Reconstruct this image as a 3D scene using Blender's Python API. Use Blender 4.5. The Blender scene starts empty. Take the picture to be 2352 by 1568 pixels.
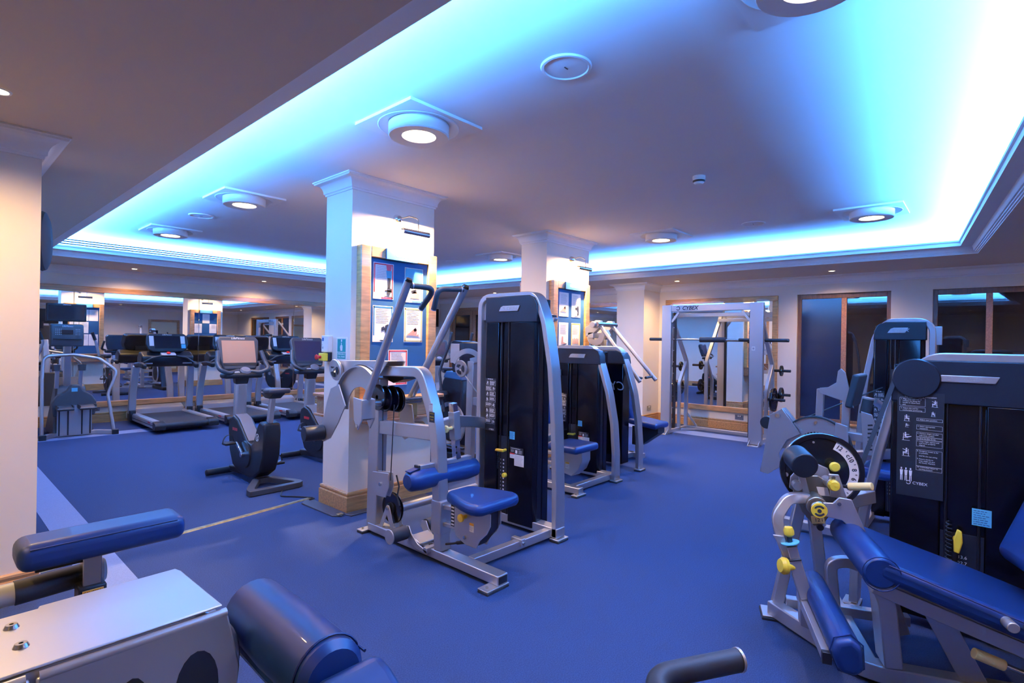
import bpy, bmesh, math, random
from mathutils import Vector, Matrix
random.seed(7)
S = bpy.context.scene
COL = S.collection
PI = math.pi

# ---------------------------------------------------------------- camera
cd = bpy.data.cameras.new('camera')
cd.sensor_width = 36.0
cd.lens = 36.0 * 1222.8 / 2352.0
cd.clip_start = 0.03
cam = bpy.data.objects.new('camera', cd)
COL.objects.link(cam)
_p, _r, _t = (math.radians(a) for a in (-0.022, 0.917, 41.789))
_F0 = Vector((math.cos(_t), math.sin(_t), 0)); _R0 = Vector((math.sin(_t), -math.cos(_t), 0)); _Z = Vector((0, 0, 1))
_F = _F0 * math.cos(_p) + _Z * math.sin(_p); _U = _Z * math.cos(_p) - _F0 * math.sin(_p)
_CR = _R0 * math.cos(_r) + _U * math.sin(_r); _CU = _U * math.cos(_r) - _R0 * math.sin(_r)
_m = Matrix((_CR, _CU, -_F)).transposed().to_4x4()
_m.translation = Vector((0, 0, 1.5))
cam.matrix_world = _m
S.camera = cam

# ---------------------------------------------------------------- world, exposure
w = bpy.data.worlds.new('night'); S.world = w
w.use_nodes = True
w.node_tree.nodes['Background'].inputs[0].default_value = (0.01, 0.012, 0.03, 1)
w.node_tree.nodes['Background'].inputs[1].default_value = 0.3
S.view_settings.view_transform = 'Standard'
S.view_settings.look = 'None'
S.view_settings.gamma = 1.0
S.view_settings.use_curve_mapping = False
S.view_settings.exposure = 0.0

# ---------------------------------------------------------------- the room's cove LED strips (area lights lying in the cove channel)
ZS, ZC, ZR = 2.62, 2.92, 2.765            # soffit, coffer ceiling, cove lip
YW, XW = 11.28, 9.61                      # mirror wall, window wall
COF = [(1.08, 9.95), (8.07, 9.95), (8.30, 0.10), (1.08, -0.60)]      # coffer opening at soffit level (clockwise seen from above)

def offset_poly(poly, d):
    """move each edge of a clockwise polygon inwards by d"""
    n = len(poly); lines = []
    for i in range(n):
        a = Vector(poly[i]); b = Vector(poly[(i + 1) % n]); t = (b - a).normalized()
        nn = Vector((t.y, -t.x))
        lines.append((a + nn * d, t))
    out = []
    for i in range(n):
        p, t = lines[i - 1]; q, u = lines[i]
        den = t.x * u.y - t.y * u.x
        s = ((q.x - p.x) * u.y - (q.y - p.y) * u.x) / den
        out.append((p.x + t.x * s, p.y + t.y * s))
    return out

LED = (0.050, 0.285, 1.0)
LEDW = [1150, 1600, 1750, 1500]                 # watts per side: far, window side, near right, near left
_led = offset_poly(COF, -0.03)
for i in range(4):
    a = Vector(_led[i]); b = Vector(_led[(i + 1) % 4]); d = b - a
    L = bpy.data.lights.new('cove_led', 'AREA'); L.shape = 'RECTANGLE'
    L.size = d.length - 0.15; L.size_y = 0.05
    L.energy = LEDW[i]; L.color = LED
    o = bpy.data.objects.new('cove_led', L); COL.objects.link(o)
    mid = (a + b) / 2; t = d.normalized(); inw = Vector((t.y, -t.x))
    zdir = -(Vector((inw.x * 0.45, inw.y * 0.45, 1)).normalized())         # light shines along -Z of the lamp
    xdir = Vector((t.x, t.y, 0)); ydir = zdir.cross(xdir)
    m = Matrix((xdir, ydir, zdir)).transposed().to_4x4(); m.translation = Vector((mid.x, mid.y, 2.730))
    o.matrix_world = m
LAMPS = [(2.20, 0.50), (2.20, 2.82), (2.22, 5.68), (2.26, 8.20), (6.62, 0.92), (6.45, 3.19), (6.42, 6.02), (6.42, 8.45)]
DOWN = [(2.44, 10.75), (4.62, 10.80), (6.9, 10.80), (9.02, 4.14), (9.04, 1.74), (8.95, 8.56), (8.87, 5.98),
        (0.24, 3.42), (-0.9, 3.4), (-0.75, 1.7), (0.25, 6.4), (0.3, 9.0), (9.05, -0.8), (5.0, -1.3), (2.2, -1.3), (-1.2, 0.4)]
LAMP_W, DOWN_W, PIC_W = 36.0, 25.0, 165.0
WARM = (1.0, 0.64, 0.30)

# ---------------------------------------------------------------- materials
MATS = {}
def mat(name, col, rough=0.5, metal=0.0, spec=0.5, bump=None, var=None, coat=0.0, emit=None, estr=0.0, wood=False, trans=0.0):
    m = bpy.data.materials.new(name); m.use_nodes = True
    nt = m.node_tree; b = nt.nodes['Principled BSDF']
    b.inputs['Base Color'].default_value = (*col, 1); b.inputs['Roughness'].default_value = rough
    b.inputs['Metallic'].default_value = metal
    b.inputs['Specular IOR Level'].default_value = spec
    b.inputs['Coat Weight'].default_value = coat
    if trans: b.inputs['Transmission Weight'].default_value = trans
    if emit:
        b.inputs['Emission Color'].default_value = (*emit, 1); b.inputs['Emission Strength'].default_value = estr
    tc = nt.nodes.new('ShaderNodeTexCoord')
    if wood:
        mp = nt.nodes.new('ShaderNodeMapping'); nt.links.new(tc.outputs['Object'], mp.inputs[0])
        mp.inputs['Scale'].default_value = wood
        nz = nt.nodes.new('ShaderNodeTexNoise'); nz.inputs['Scale'].default_value = 6; nz.inputs['Detail'].default_value = 6
        nt.links.new(mp.outputs[0], nz.inputs['Vector'])
        cr = nt.nodes.new('ShaderNodeValToRGB'); nt.links.new(nz.outputs['Fac'], cr.inputs[0])
        cr.color_ramp.elements[0].position = 0.32; cr.color_ramp.elements[1].position = 0.7
        cr.color_ramp.elements[0].color = (*[c * 0.62 for c in col], 1); cr.color_ramp.elements[1].color = (*[min(1, c * 1.15) for c in col], 1)
        nt.links.new(cr.outputs[0], b.inputs['Base Color'])
    if var:
        nz = nt.nodes.new('ShaderNodeTexNoise'); nz.inputs['Scale'].default_value = var[0]; nz.inputs['Detail'].default_value = 5
        nt.links.new(tc.outputs['Object'], nz.inputs['Vector'])
        mx = nt.nodes.new('ShaderNodeMixRGB'); mx.blend_type = 'MULTIPLY'; mx.inputs[0].default_value = 1
        cr = nt.nodes.new('ShaderNodeValToRGB'); nt.links.new(nz.outputs['Fac'], cr.inputs[0])
        cr.color_ramp.elements[0].position = 0.3; cr.color_ramp.elements[1].position = 0.7
        lo = 1 - var[1]; hi = 1 + var[1]
        cr.color_ramp.elements[0].color = (lo, lo, lo, 1); cr.color_ramp.elements[1].color = (hi, hi, hi, 1)
        mx.inputs[1].default_value = (*col, 1); nt.links.new(cr.outputs[0], mx.inputs[2])
        nt.links.new(mx.outputs[0], b.inputs['Base Color'])
    if bump:
        nz = nt.nodes.new('ShaderNodeTexNoise'); nz.inputs['Scale'].default_value = bump[0]; nz.inputs['Detail'].default_value = 3
        nt.links.new(tc.outputs['Object'], nz.inputs['Vector'])
        bp = nt.nodes.new('ShaderNodeBump'); bp.inputs['Strength'].default_value = bump[1]; bp.inputs['Distance'].default_value = bump[2]
        nt.links.new(nz.outputs['Fac'], bp.inputs['Height']); nt.links.new(bp.outputs[0], b.inputs['Normal'])
    MATS[name] = m
    return m
mat('wall_paint', (0.80, 0.725, 0.615), 0.7, bump=(60, 0.08, 0.002), var=(1.5, 0.03))
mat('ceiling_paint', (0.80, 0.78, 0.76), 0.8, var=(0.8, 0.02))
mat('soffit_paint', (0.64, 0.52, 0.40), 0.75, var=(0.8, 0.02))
mat('trim_paint', (0.82, 0.80, 0.78), 0.5)
mat('carpet', (0.037, 0.058, 0.125), 0.95, spec=0.1, bump=(420, 0.5, 0.004), var=(170, 0.22))
mat('carpet_strip', (0.20, 0.26, 0.42), 0.95, spec=0.1, bump=(420, 0.4, 0.004), var=(200, 0.12))
mat('oak', (0.50, 0.235, 0.075), 0.38, coat=0.3, wood=(1.2, 1.2, 9))
mat('oak_x', (0.50, 0.235, 0.075), 0.38, coat=0.3, wood=(0.8, 8, 9))
mat('dark_wood', (0.20, 0.085, 0.035), 0.45, wood=(8, 8, 1))
mat('cherry', (0.36, 0.15, 0.06), 0.4, wood=(1, 8, 8))
mat('mirror', (0.86, 0.89, 0.9), 0.0, 1.0)
mat('night_glass', (0.014, 0.011, 0.010), 0.02, 0.0, 0.8)
mat('frost_glass', (0.012, 0.022, 0.055), 0.16, 0.0, 0.8)
mat('blind', (0.025, 0.05, 0.12), 0.4)
mat('silver', (0.52, 0.52, 0.54), 0.36, 0.75, bump=(900, 0.04, 0.001))
mat('silver_plate', (0.50, 0.50, 0.51), 0.36, 0.7, bump=(1200, 0.03, 0.001))
mat('chrome', (0.8, 0.8, 0.82), 0.1, 1.0)
mat('steel', (0.42, 0.42, 0.43), 0.25, 1.0)
mat('brass', (0.55, 0.45, 0.24), 0.35, 1.0)
mat('brass_strip', (0.26, 0.20, 0.09), 0.5, 0.8, var=(25, 0.3))
mat('mid_plastic', (0.17, 0.17, 0.19), 0.4)
mat('rod_dark', (0.05, 0.05, 0.055), 0.3, 0.9)
mat('brown_steel', (0.30, 0.25, 0.18), 0.4, 0.9)
mat('shroud', (0.003, 0.003, 0.004), 0.2, spec=0.22)
mat('shroud_clear', (0.002, 0.002, 0.003), 0.12, spec=0.25)
mat('cap_dark', (0.011, 0.010, 0.014), 0.42, spec=0.3)
mat('black', (0.012, 0.012, 0.014), 0.4)
mat('black_gloss', (0.006, 0.006, 0.007), 0.2, coat=0.25)
mat('rubber', (0.016, 0.016, 0.018), 0.75)
mat('foam', (0.020, 0.020, 0.022), 0.6, bump=(500, 0.2, 0.001))
mat('vinyl', (0.004, 0.030, 0.135), 0.44, coat=0.05, bump=(700, 0.06, 0.001))
mat('vinyl_seam', (0.003, 0.018, 0.10), 0.5)
mat('yellow', (0.80, 0.48, 0.03), 0.38)
mat('cream_yellow', (0.85, 0.60, 0.22), 0.45)
mat('red', (0.62, 0.02, 0.015), 0.35)
mat('grey_plastic', (0.045, 0.047, 0.052), 0.45)
mat('dark_plastic', (0.012, 0.0125, 0.014), 0.42, spec=0.35)
mat('light_plastic', (0.42, 0.43, 0.45), 0.4)
mat('belt', (0.009, 0.009, 0.010), 0.6, bump=(200, 0.15, 0.001))
mat('screen', (0.008, 0.009, 0.014), 0.08, spec=0.6)
mat('screen_tan', (0.42, 0.22, 0.13), 0.3)
mat('screen_purple', (0.035, 0.028, 0.06), 0.2)
mat('white_print', (0.80, 0.80, 0.80), 0.6)
mat('paper', (0.82, 0.81, 0.79), 0.6)
mat('paper_label', (0.75, 0.75, 0.72), 0.5)
mat('cyan_label', (0.12, 0.55, 0.80), 0.5)
mat('orange_print', (0.80, 0.36, 0.03), 0.5)
mat('ink', (0.02, 0.02, 0.03), 0.6)
mat('ink_grey', (0.40, 0.38, 0.42), 0.7)
mat('print_red', (0.60, 0.03, 0.04), 0.6)
mat('print_blue', (0.03, 0.20, 0.42), 0.6)
mat('print_sky', (0.10, 0.45, 0.66), 0.6)
mat('print_skin', (0.60, 0.30, 0.22), 0.6)
mat('print_olive', (0.45, 0.42, 0.20), 0.6)
mat('board_blue', (0.008, 0.085, 0.22), 0.8, bump=(400, 0.3, 0.002))
mat('header_blue', (0.03, 0.12, 0.30), 0.3)
mat('sign_teal', (0.0, 0.30, 0.28), 0.4)
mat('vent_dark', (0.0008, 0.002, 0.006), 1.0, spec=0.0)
mat('cream_door', (0.72, 0.60, 0.36), 0.5)
mat('yellow_cloth', (0.75, 0.62, 0.10), 0.8)
mat('blue_cloth', (0.04, 0.12, 0.5), 0.8)
mat('plastic_white', (0.80, 0.80, 0.78), 0.4)
mat('lamp_glow', (1, 1, 1), 0.5, emit=(1.0, 0.80, 0.55), estr=14)
mat('down_glow', (1, 1, 1), 0.5, emit=(1.0, 0.80, 0.50), estr=22)
mat('tape', (0.05, 0.05, 0.06), 0.5)
mat('bolt', (0.6, 0.6, 0.6), 0.25, 1.0)

# ---------------------------------------------------------------- mesh helpers
class MB:
    def __init__(s): s.v = []; s.f = []
    def add(s, vs, fs):
        o = len(s.v); s.v += [tuple(v) for v in vs]; s.f += [[i + o for i in f] for f in fs]; return s
    def box(s, a, b):
        x0, x1 = sorted((a[0], b[0])); y0, y1 = sorted((a[1], b[1])); z0, z1 = sorted((a[2], b[2]))
        return s.add([(x0, y0, z0), (x1, y0, z0), (x1, y1, z0), (x0, y1, z0), (x0, y0, z1), (x1, y0, z1), (x1, y1, z1), (x0, y1, z1)],
                     [(0, 3, 2, 1), (4, 5, 6, 7), (0, 1, 5, 4), (1, 2, 6, 5), (2, 3, 7, 6), (3, 0, 4, 7)])
    def bar(s, p0, p1, w, h, up=(0, 0, 1), w1=None, h1=None):
        """rectangular bar from p0 to p1: w sideways, h along up"""
        p0 = Vector(p0); p1 = Vector(p1); d = (p1 - p0).normalized(); up = Vector(up)
        if abs(d.dot(up)) > 0.99: up = Vector((0, 1, 0)) if abs(d.y) < 0.9 else Vector((1, 0, 0))
        sd = d.cross(up).normalized(); up = sd.cross(d).normalized()
        w1 = w if w1 is None else w1; h1 = h if h1 is None else h1
        q = []
        for p, ww, hh in ((p0, w, h), (p1, w1, h1)):
            q += [p - sd * ww / 2 - up * hh / 2, p + sd * ww / 2 - up * hh / 2, p + sd * ww / 2 + up * hh / 2, p - sd * ww / 2 + up * hh / 2]
        return s.add(q, [(0, 1, 2, 3), (7, 6, 5, 4), (0, 4, 5, 1), (1, 5, 6, 2), (2, 6, 7, 3), (3, 7, 4, 0)])
    def cyl(s, p0, p1, r, r1=None, n=16):
        p0 = Vector(p0); p1 = Vector(p1); d = (p1 - p0).normalized(); r1 = r if r1 is None else r1
        a = d.orthogonal().normalized(); b = d.cross(a)
        v = []
        for p, rr in ((p0, r), (p1, r1)):
            v += [p + (a * math.cos(2 * PI * i / n) + b * math.sin(2 * PI * i / n)) * rr for i in range(n)]
        f = [(i, (i + 1) % n, n + (i + 1) % n, n + i) for i in range(n)] + [tuple(range(n - 1, -1, -1)), tuple(range(n, 2 * n))]
        return s.add(v, f)
    def tube(s, pts, r, n=10, closed=False):
        return s.sweep(pts, [(math.cos(2 * PI * i / n) * r, math.sin(2 * PI * i / n) * r) for i in range(n)], closed)
    def sweep(s, pts, prof, closed=False, up=None):
        """profile (side, up) swept along a polyline, mitred"""
        pts = [Vector(p) for p in pts]; N = len(pts); k = len(prof)
        T = []
        for i in range(N):
            if closed: a = pts[i - 1]; b = pts[(i + 1) % N]
            else: a = pts[max(0, i - 1)]; b = pts[min(N - 1, i + 1)]
            t = (pts[i] - a).normalized() if not closed and i == N - 1 else (b - pts[i]).normalized()
            t0 = (pts[i] - a).normalized() if (closed or i > 0) else t
            T.append(((t + t0).normalized(), t0, t))
        if up is None:
            u = T[0][0].orthogonal().normalized()
        else: u = Vector(up)
        v = []; prev = None
        for i in range(N):
            tt, t0, t1 = T[i]
            if up is None:
                if prev is not None:
                    ax = prev.cross(tt)
                    if ax.length > 1e-6:
                        u = Matrix.Rotation(prev.angle(tt), 3, ax.normalized()) @ u
                u = (u - tt * u.dot(tt)).normalized(); sd = tt.cross(u).normalized(); uu = u
            else:
                uu = Vector(up); sd = tt.cross(uu).normalized(); uu = sd.cross(tt).normalized()
            prev = tt
            c = max(0.35, math.cos(t0.angle(t1) / 2)) if (closed or 0 < i < N - 1) else 1.0
            bend = (t1 - t0)
            bn = bend.normalized() if bend.length > 1e-5 else None
            for (x, y) in prof:
                p = sd * x + uu * y
                if bn is not None and c < 0.9999: p = p + bn * (p.dot(bn)) * (1 / c - 1)
                v.append(pts[i] + p)
        f = []
        for i in range(N if closed else N - 1):
            j = (i + 1) % N
            for q in range(k):
                f.append((i * k + q, i * k + (q + 1) % k, j * k + (q + 1) % k, j * k + q))
        if not closed: f += [tuple(range(k - 1, -1, -1)), tuple(range((N - 1) * k, N * k))]
        return s.add(v, f)
    def rect(s, pts, w, h, up=(0, 0, 1), closed=False):
        return s.sweep(pts, [(-w / 2, -h / 2), (w / 2, -h / 2), (w / 2, h / 2), (-w / 2, h / 2)], closed, up)
    def prism(s, poly, ax, a, b):
        n = len(poly)
        def P(p, t): return (t, p[0], p[1]) if ax == 'x' else ((p[0], t, p[1]) if ax == 'y' else (p[0], p[1], t))
        v = [P(p, a) for p in poly] + [P(p, b) for p in poly]
        return s.add(v, [tuple(range(n)), tuple(range(2 * n - 1, n - 1, -1))] + [(i, n + i, n + (i + 1) % n, (i + 1) % n) for i in range(n)])
    def slab(s, poly, nrm, t):
        """planar 3-D polygon thickened along nrm"""
        n = len(poly); nv = Vector(nrm).normalized() * t
        v = [Vector(p) for p in poly] + [Vector(p) + nv for p in poly]
        return s.add(v, [tuple(range(n - 1, -1, -1)), tuple(range(n, 2 * n))] + [(i, (i + 1) % n, n + (i + 1) % n, n + i) for i in range(n)])
    def lathe(s, prof, c, ax=(0, 0, 1), n=24, closed=False):
        """profile (radius, along axis) turned round ax at c"""
        c = Vector(c); d = Vector(ax).normalized(); a = d.orthogonal().normalized(); b = d.cross(a); k = len(prof)
        v = [c + d * h + (a * math.cos(2 * PI * i / n) + b * math.sin(2 * PI * i / n)) * r for i in range(n) for (r, h) in prof]
        f = []
        for i in range(n):
            j = (i + 1) % n
            for q in range(k if closed else k - 1):
                e = (q + 1) % k
                f.append((i * k + q, j * k + q, j * k + e, i * k + e))
        return s.add(v, f)
    def arcplate(s, c, ax, r0, r1, a0, a1, t0, t1, n=24):
        """flat ring sector round axis ax ('x' or 'y'), between t0 and t1 along it"""
        full = abs(a1 - a0) >= 2 * PI - 1e-4
        m = n if full else n + 1
        v = []
        for i in range(m):
            a = a0 + (a1 - a0) * i / n
            for t in (t0, t1):
                for r in (r0, r1):
                    p, q = r * math.cos(a), r * math.sin(a)
                    v.append((t, c[1] + p, c[2] + q) if ax == 'x' else (c[0] + p, t, c[2] + q))
        f = []
        for i in range(n):
            j = (i + 1) % m; A = i * 4; B = j * 4
            f += [(A, B, B + 1, A + 1), (A + 2, A + 3, B + 3, B + 2), (A, A + 2, B + 2, B), (A + 1, B + 1, B + 3, A + 3)]
        if not full: f += [(0, 1, 3, 2), (n * 4, n * 4 + 2, n * 4 + 3, n * 4 + 1)]
        return s.add(v, f)
    def ball(s, c, r, n=12, m=8):
        prof = [(max(1e-4, r * math.sin(PI * i / m)), -r * math.cos(PI * i / m)) for i in range(m + 1)]
        return s.lathe(prof, c, (0, 0, 1), n)

ORG = {}
def obj(name, mb, material, parent=None, bevel=0.0, seg=2, sub=0, smooth=40):
    me = bpy.data.meshes.new(name)
    org = Vector((0, 0, 0))
    if parent is not None: org = ORG.get(parent.name, org)
    me.from_pydata([(v[0] - org.x, v[1] - org.y, v[2] - org.z) for v in mb.v], [], mb.f)
    bm = bmesh.new(); bm.from_mesh(me); bmesh.ops.recalc_face_normals(bm, faces=bm.faces); bm.to_mesh(me); bm.free()
    me.materials.append(MATS[material])
    if smooth:
        for p in me.polygons: p.use_smooth = True
        me.set_sharp_from_angle(angle=math.radians(smooth))
    o = bpy.data.objects.new(name, me); COL.objects.link(o)
    if parent is not None:
        o.parent = parent; ORG[o.name] = org
    if bevel:
        b = o.modifiers.new('bevel', 'BEVEL'); b.width = bevel; b.segments = seg; b.limit_method = 'ANGLE'; b.angle_limit = math.radians(35)
        b.harden_normals = False
    if sub:
        m = o.modifiers.new('sub', 'SUBSURF'); m.levels = sub; m.render_levels = sub
    return o
def tag(o, label, cat, group=None):
    o['label'] = label; o['category'] = cat
    if group: o['group'] = group
    return o
def thing(name, label, cat, loc=(0, 0, 0), group=None, local=False):
    """an Empty at the thing's base; parts are given in world metres unless local"""
    o = bpy.data.objects.new(name, None); COL.objects.link(o)
    o.location = loc; o.empty_display_size = 0.1
    ORG[o.name] = Vector((0, 0, 0)) if local else Vector(loc)
    return tag(o, label, cat, group)
def struct(name, mb, material, bevel=0.0, label=None, smooth=40):
    o = obj(name, mb, material, None, bevel, smooth=smooth); o['kind'] = 'structure'
    if label: o['label'] = label
    return o
def copy_tree(o, parent=None):
    c = o.copy(); COL.objects.link(c); c.parent = parent
    for ch in list(o.children): copy_tree(ch, c)
    return c
def fillet(pts, r, n=5):
    pts = [Vector(p) for p in pts]; out = [pts[0]]
    rr = r if isinstance(r, (list, tuple)) else [r] * (len(pts) - 2)
    for i in range(1, len(pts) - 1):
        a, b, c = pts[i - 1], pts[i], pts[i + 1]
        u = (a - b).normalized(); v = (c - b).normalized(); ang = u.angle(v)
        d = min(rr[i - 1] / math.tan(ang / 2), (a - b).length * 0.49, (c - b).length * 0.49)
        p0 = b + u * d; p1 = b + v * d
        for k in range(n + 1):
            t = k / n
            out.append(p0 * (1 - t) ** 2 + b * 2 * t * (1 - t) + p1 * t * t)
    return out + [pts[-1]]
def text(name, s, size, o, right, up, material, parent, ext=0.0006, align='CENTER', shear=0.0, bold=0.0, sx=1.0):
    c = bpy.data.curves.new(name, 'FONT'); c.body = s; c.size = size; c.align_x = align; c.align_y = 'CENTER'
    c.extrude = ext; c.shear = shear; c.offset = bold; c.resolution_u = 3
    tmp = bpy.data.objects.new(name, c); COL.objects.link(tmp)
    bpy.context.view_layer.update()
    me = bpy.data.meshes.new_from_object(tmp.evaluated_get(bpy.context.evaluated_depsgraph_get()))
    bpy.data.objects.remove(tmp)
    R = Vector(right).normalized(); U = Vector(up).normalized(); N = R.cross(U)
    O = Vector(o) - ORG.get(parent.name, Vector((0, 0, 0)))
    for v in me.vertices: v.co = O + R * (v.co.x * sx) + U * v.co.y + N * v.co.z
    me.materials.clear(); me.materials.append(MATS[material])
    ob = bpy.data.objects.new(name, me); COL.objects.link(ob); ob.parent = parent
    ORG[ob.name] = ORG.get(parent.name, Vector((0, 0, 0)))
    return ob
def quads(rects, o, right, up, t=0.0006):
    """flat print: rectangles (x0,y0,x1,y1) in a plane, a hair proud of it"""
    R = Vector(right).normalized(); U = Vector(up).normalized(); N = R.cross(U); O = Vector(o); m = MB()
    for (a, b, c, d) in rects:
        m.slab([O + R * a + U * b, O + R * c + U * b, O + R * c + U * d, O + R * a + U * d], N, t)
    return m
def poly2(polys, o, right, up, t=0.0006):
    R = Vector(right).normalized(); U = Vector(up).normalized(); N = R.cross(U); O = Vector(o); m = MB()
    for p in polys: m.slab([O + R * x + U * y for x, y in p], N, t)
    return m
def textlines(x0, x1, ys, h, seed=0):
    """ragged rows of word-sized bars"""
    rnd = random.Random(seed); out = []
    for y in ys:
        x = x0; end = x0 + (x1 - x0) * rnd.uniform(0.75, 1.0)
        while x < end - h:
            wl = rnd.uniform(1.2, 4.5) * h; out.append((x, y - h / 2, min(end, x + wl), y + h / 2)); x += wl + h * 0.7
    return out
# ================================================================ the setting
XB, YB = -2.6, -2.6                       # walls behind the camera
def mould(path, prof, closed=False):
    """profile (distance to the right of the path, height) run along a plan polyline"""
    P = [Vector(p) for p in path]; n = len(P); m = MB(); k = len(prof)
    segs = [(P[(i + 1) % n] - P[i]).normalized() for i in range(n if closed else n - 1)]
    v = []
    for i in range(n):
        if closed: a, b = segs[i - 1], segs[i]
        else: a, b = segs[max(0, i - 1)], segs[min(n - 2, i)]
        na, nb = Vector((a.y, -a.x)), Vector((b.y, -b.x))
        q = (na + nb); q = q / max(0.2, q.dot(na))
        v += [(P[i].x + q.x * d, P[i].y + q.y * d, z) for (d, z) in prof]
    f = []
    for i in range(n if closed else n - 1):
        j = (i + 1) % n
        f += [(i * k + t, i * k + t + 1, j * k + t + 1, j * k + t) for t in range(k - 1)]
    return m.add(v, f)

struct('floor', MB().box((XB, YB, -0.12), (XW + 0.15, YW + 0.15, 0)), 'carpet', label='blue gym carpet')
# pale inlaid carpet border
struct('trim_1', MB().box((0.69, YB, -0.01), (0.925, 9.78, 0.0025)), 'carpet_strip', label='pale blue carpet border along the left wall')
struct('trim_2', MB().box((0.69, 9.78, -0.01), (8.96, 10.10, 0.0025)), 'carpet_strip', label='pale blue carpet border along the mirror wall')
struct('trim_3', MB().box((8.56, YB, -0.01), (8.96, 9.78, 0.0025)), 'carpet_strip', label='pale blue carpet border along the window wall')

struct('wall_left', MB().box((XB, 4.02, 0), (0.465, YW + 0.15, 3.0)), 'wall_paint')
struct('wall_far', MB().box((0.465, YW, 0), (XW + 0.15, YW + 0.15, 3.0)), 'wall_paint')
struct('wall_back', MB().box((XB - 0.12, YB, 0), (XB, 4.02, 3.0)), 'wall_paint')
struct('wall_near', MB().box((XB - 0.12, YB - 0.12, 0), (XW + 0.15, YB, 3.0)), 'wall_paint')
W1 = (1.076, 2.339, 0.30, 2.338); W2 = (-1.25, 0.59, 0.30, 2.332); D1 = (9.15, 10.86, 0.0, 2.36)
m = MB(); ys = [YB, W2[0], W2[1], W1[0], W1[1], D1[0], D1[1], YW]
for i in range(len(ys) - 1):
    hole = {1: W2, 3: W1, 5: D1}.get(i)
    if not hole: m.box((XW, ys[i], 0), (XW + 0.15, ys[i + 1], 3.0))
    else:
        m.box((XW, ys[i], hole[3]), (XW + 0.15, ys[i + 1], 3.0))
        if hole[2] > 0: m.box((XW, ys[i], 0), (XW + 0.15, ys[i + 1], hole[2]))
struct('wall_right', m, 'wall_paint')
struct('wall_pier', MB().box((8.98, 4.76, 0), (XW, 5.33, 2.7)), 'wall_paint', label='cream pier projecting from the window wall')

# soffit ring, coffer ceiling, cove moulding, riser
out = [(XB, YW), (XW, YW), (XW, YB), (XB, YB)]
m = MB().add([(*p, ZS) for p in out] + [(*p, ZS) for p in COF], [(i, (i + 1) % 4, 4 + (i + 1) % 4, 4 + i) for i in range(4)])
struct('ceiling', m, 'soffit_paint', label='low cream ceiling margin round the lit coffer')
RIS = offset_poly(COF, -0.20)
struct('ceiling_coffer', MB().add([(*p, ZC) for p in RIS], [(0, 1, 2, 3)]), 'ceiling_paint', label='raised coffer ceiling washed with blue light')
prof = [(0.0, ZS), (0.0, 2.630), (0.012, 2.632), (0.014, 2.641), (0.026, 2.643), (0.028, 2.652), (0.040, 2.654), (0.045, 2.662)]
for i in range(1, 9):
    t = PI / 2 * i / 8; prof.append((0.045 + 0.135 * (1 - math.cos(t)), 2.662 + 0.085 * math.sin(t)))
prof += [(0.186, 2.748), (0.188, ZR), (0.172, ZR), (0.168, 2.700), (-0.20, 2.700)]
struct('trim_4', mould(COF, prof, True), 'trim_paint', label='white cove moulding hiding the blue light strips', smooth=25)
struct('trim_5', mould(COF, [(-0.20, 2.700), (-0.20, ZC)], True), 'ceiling_paint', label='upright side of the coffer')

def crown(h=0.13, d=0.115, top=ZS):
    p = [(0, top - h), (0.010, top - h), (0.012, top - h + 0.016), (0.022, top - h + 0.020)]
    for i in range(1, 7):
        t = PI / 2 * i / 6; p.append((0.022 + (d - 0.045) * (1 - math.cos(t)), top - h + 0.020 + (h - 0.048) * math.sin(t)))
    return p + [(d - 0.012, top - 0.024), (d - 0.008, top - 0.012), (d, top - 0.010), (d, top)]
ROOM = [(XB, 4.02), (0.465, 4.02), (0.465, YW), (XW, YW), (XW, 5.33), (8.98, 5.33), (8.98, 4.76), (XW, 4.76), (XW, YB), (XB, YB), (XB, 4.02)]
struct('trim_6', mould(ROOM[:-1], crown(), True), 'trim_paint', label='cream crown moulding round the room', smooth=25)
BASE = [(0.0, 0.170), (0.010, 0.170), (0.017, 0.163), (0.019, 0.152), (0.014, 0.141), (0.013, 0.134), (0.021, 0.131), (0.024, 0.126), (0.024, 0.0)]
struct('baseboard_left', mould([(XB, 4.02), (0.465, 4.02), (0.465, YW)], BASE), 'oak_x', smooth=25)
struct('baseboard_far', mould([(0.465, YW), (XW, YW)], BASE), 'oak_x', smooth=25)
struct('baseboard_right', mould([(XW, 9.10), (XW, 5.33), (8.98, 5.33), (8.98, 4.76), (XW, 4.76), (XW, YB)], BASE), 'oak_x', smooth=25)
struct('baseboard_near', mould([(XW, YB), (XB, YB), (XB, 4.02)], BASE), 'oak_x', smooth=25)

# two pillars
PIL = [(2.50, 3.41, 4.11, 4.54), (5.40, 6.37, 4.25, 4.68)]
for i, (x0, x1, y0, y1) in enumerate(PIL):
    loop = [(x0, y0), (x1, y0), (x1, y1), (x0, y1)]
    o = struct('wall_pillar', MB().box((x0, y0, 0), (x1, y1, ZC)), 'wall_paint', label=['cream pillar beside the central lat machine', 'cream pillar behind the two black weight towers'][i])
    ORG[o.name] = Vector((0, 0, 0))
    obj('crown_moulding', mould(loop, crown(0.125, 0.095, ZC), True), 'trim_paint', o, smooth=25)
    obj('baseboard', mould(loop, BASE, True), 'oak_x', o, smooth=25)

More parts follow.
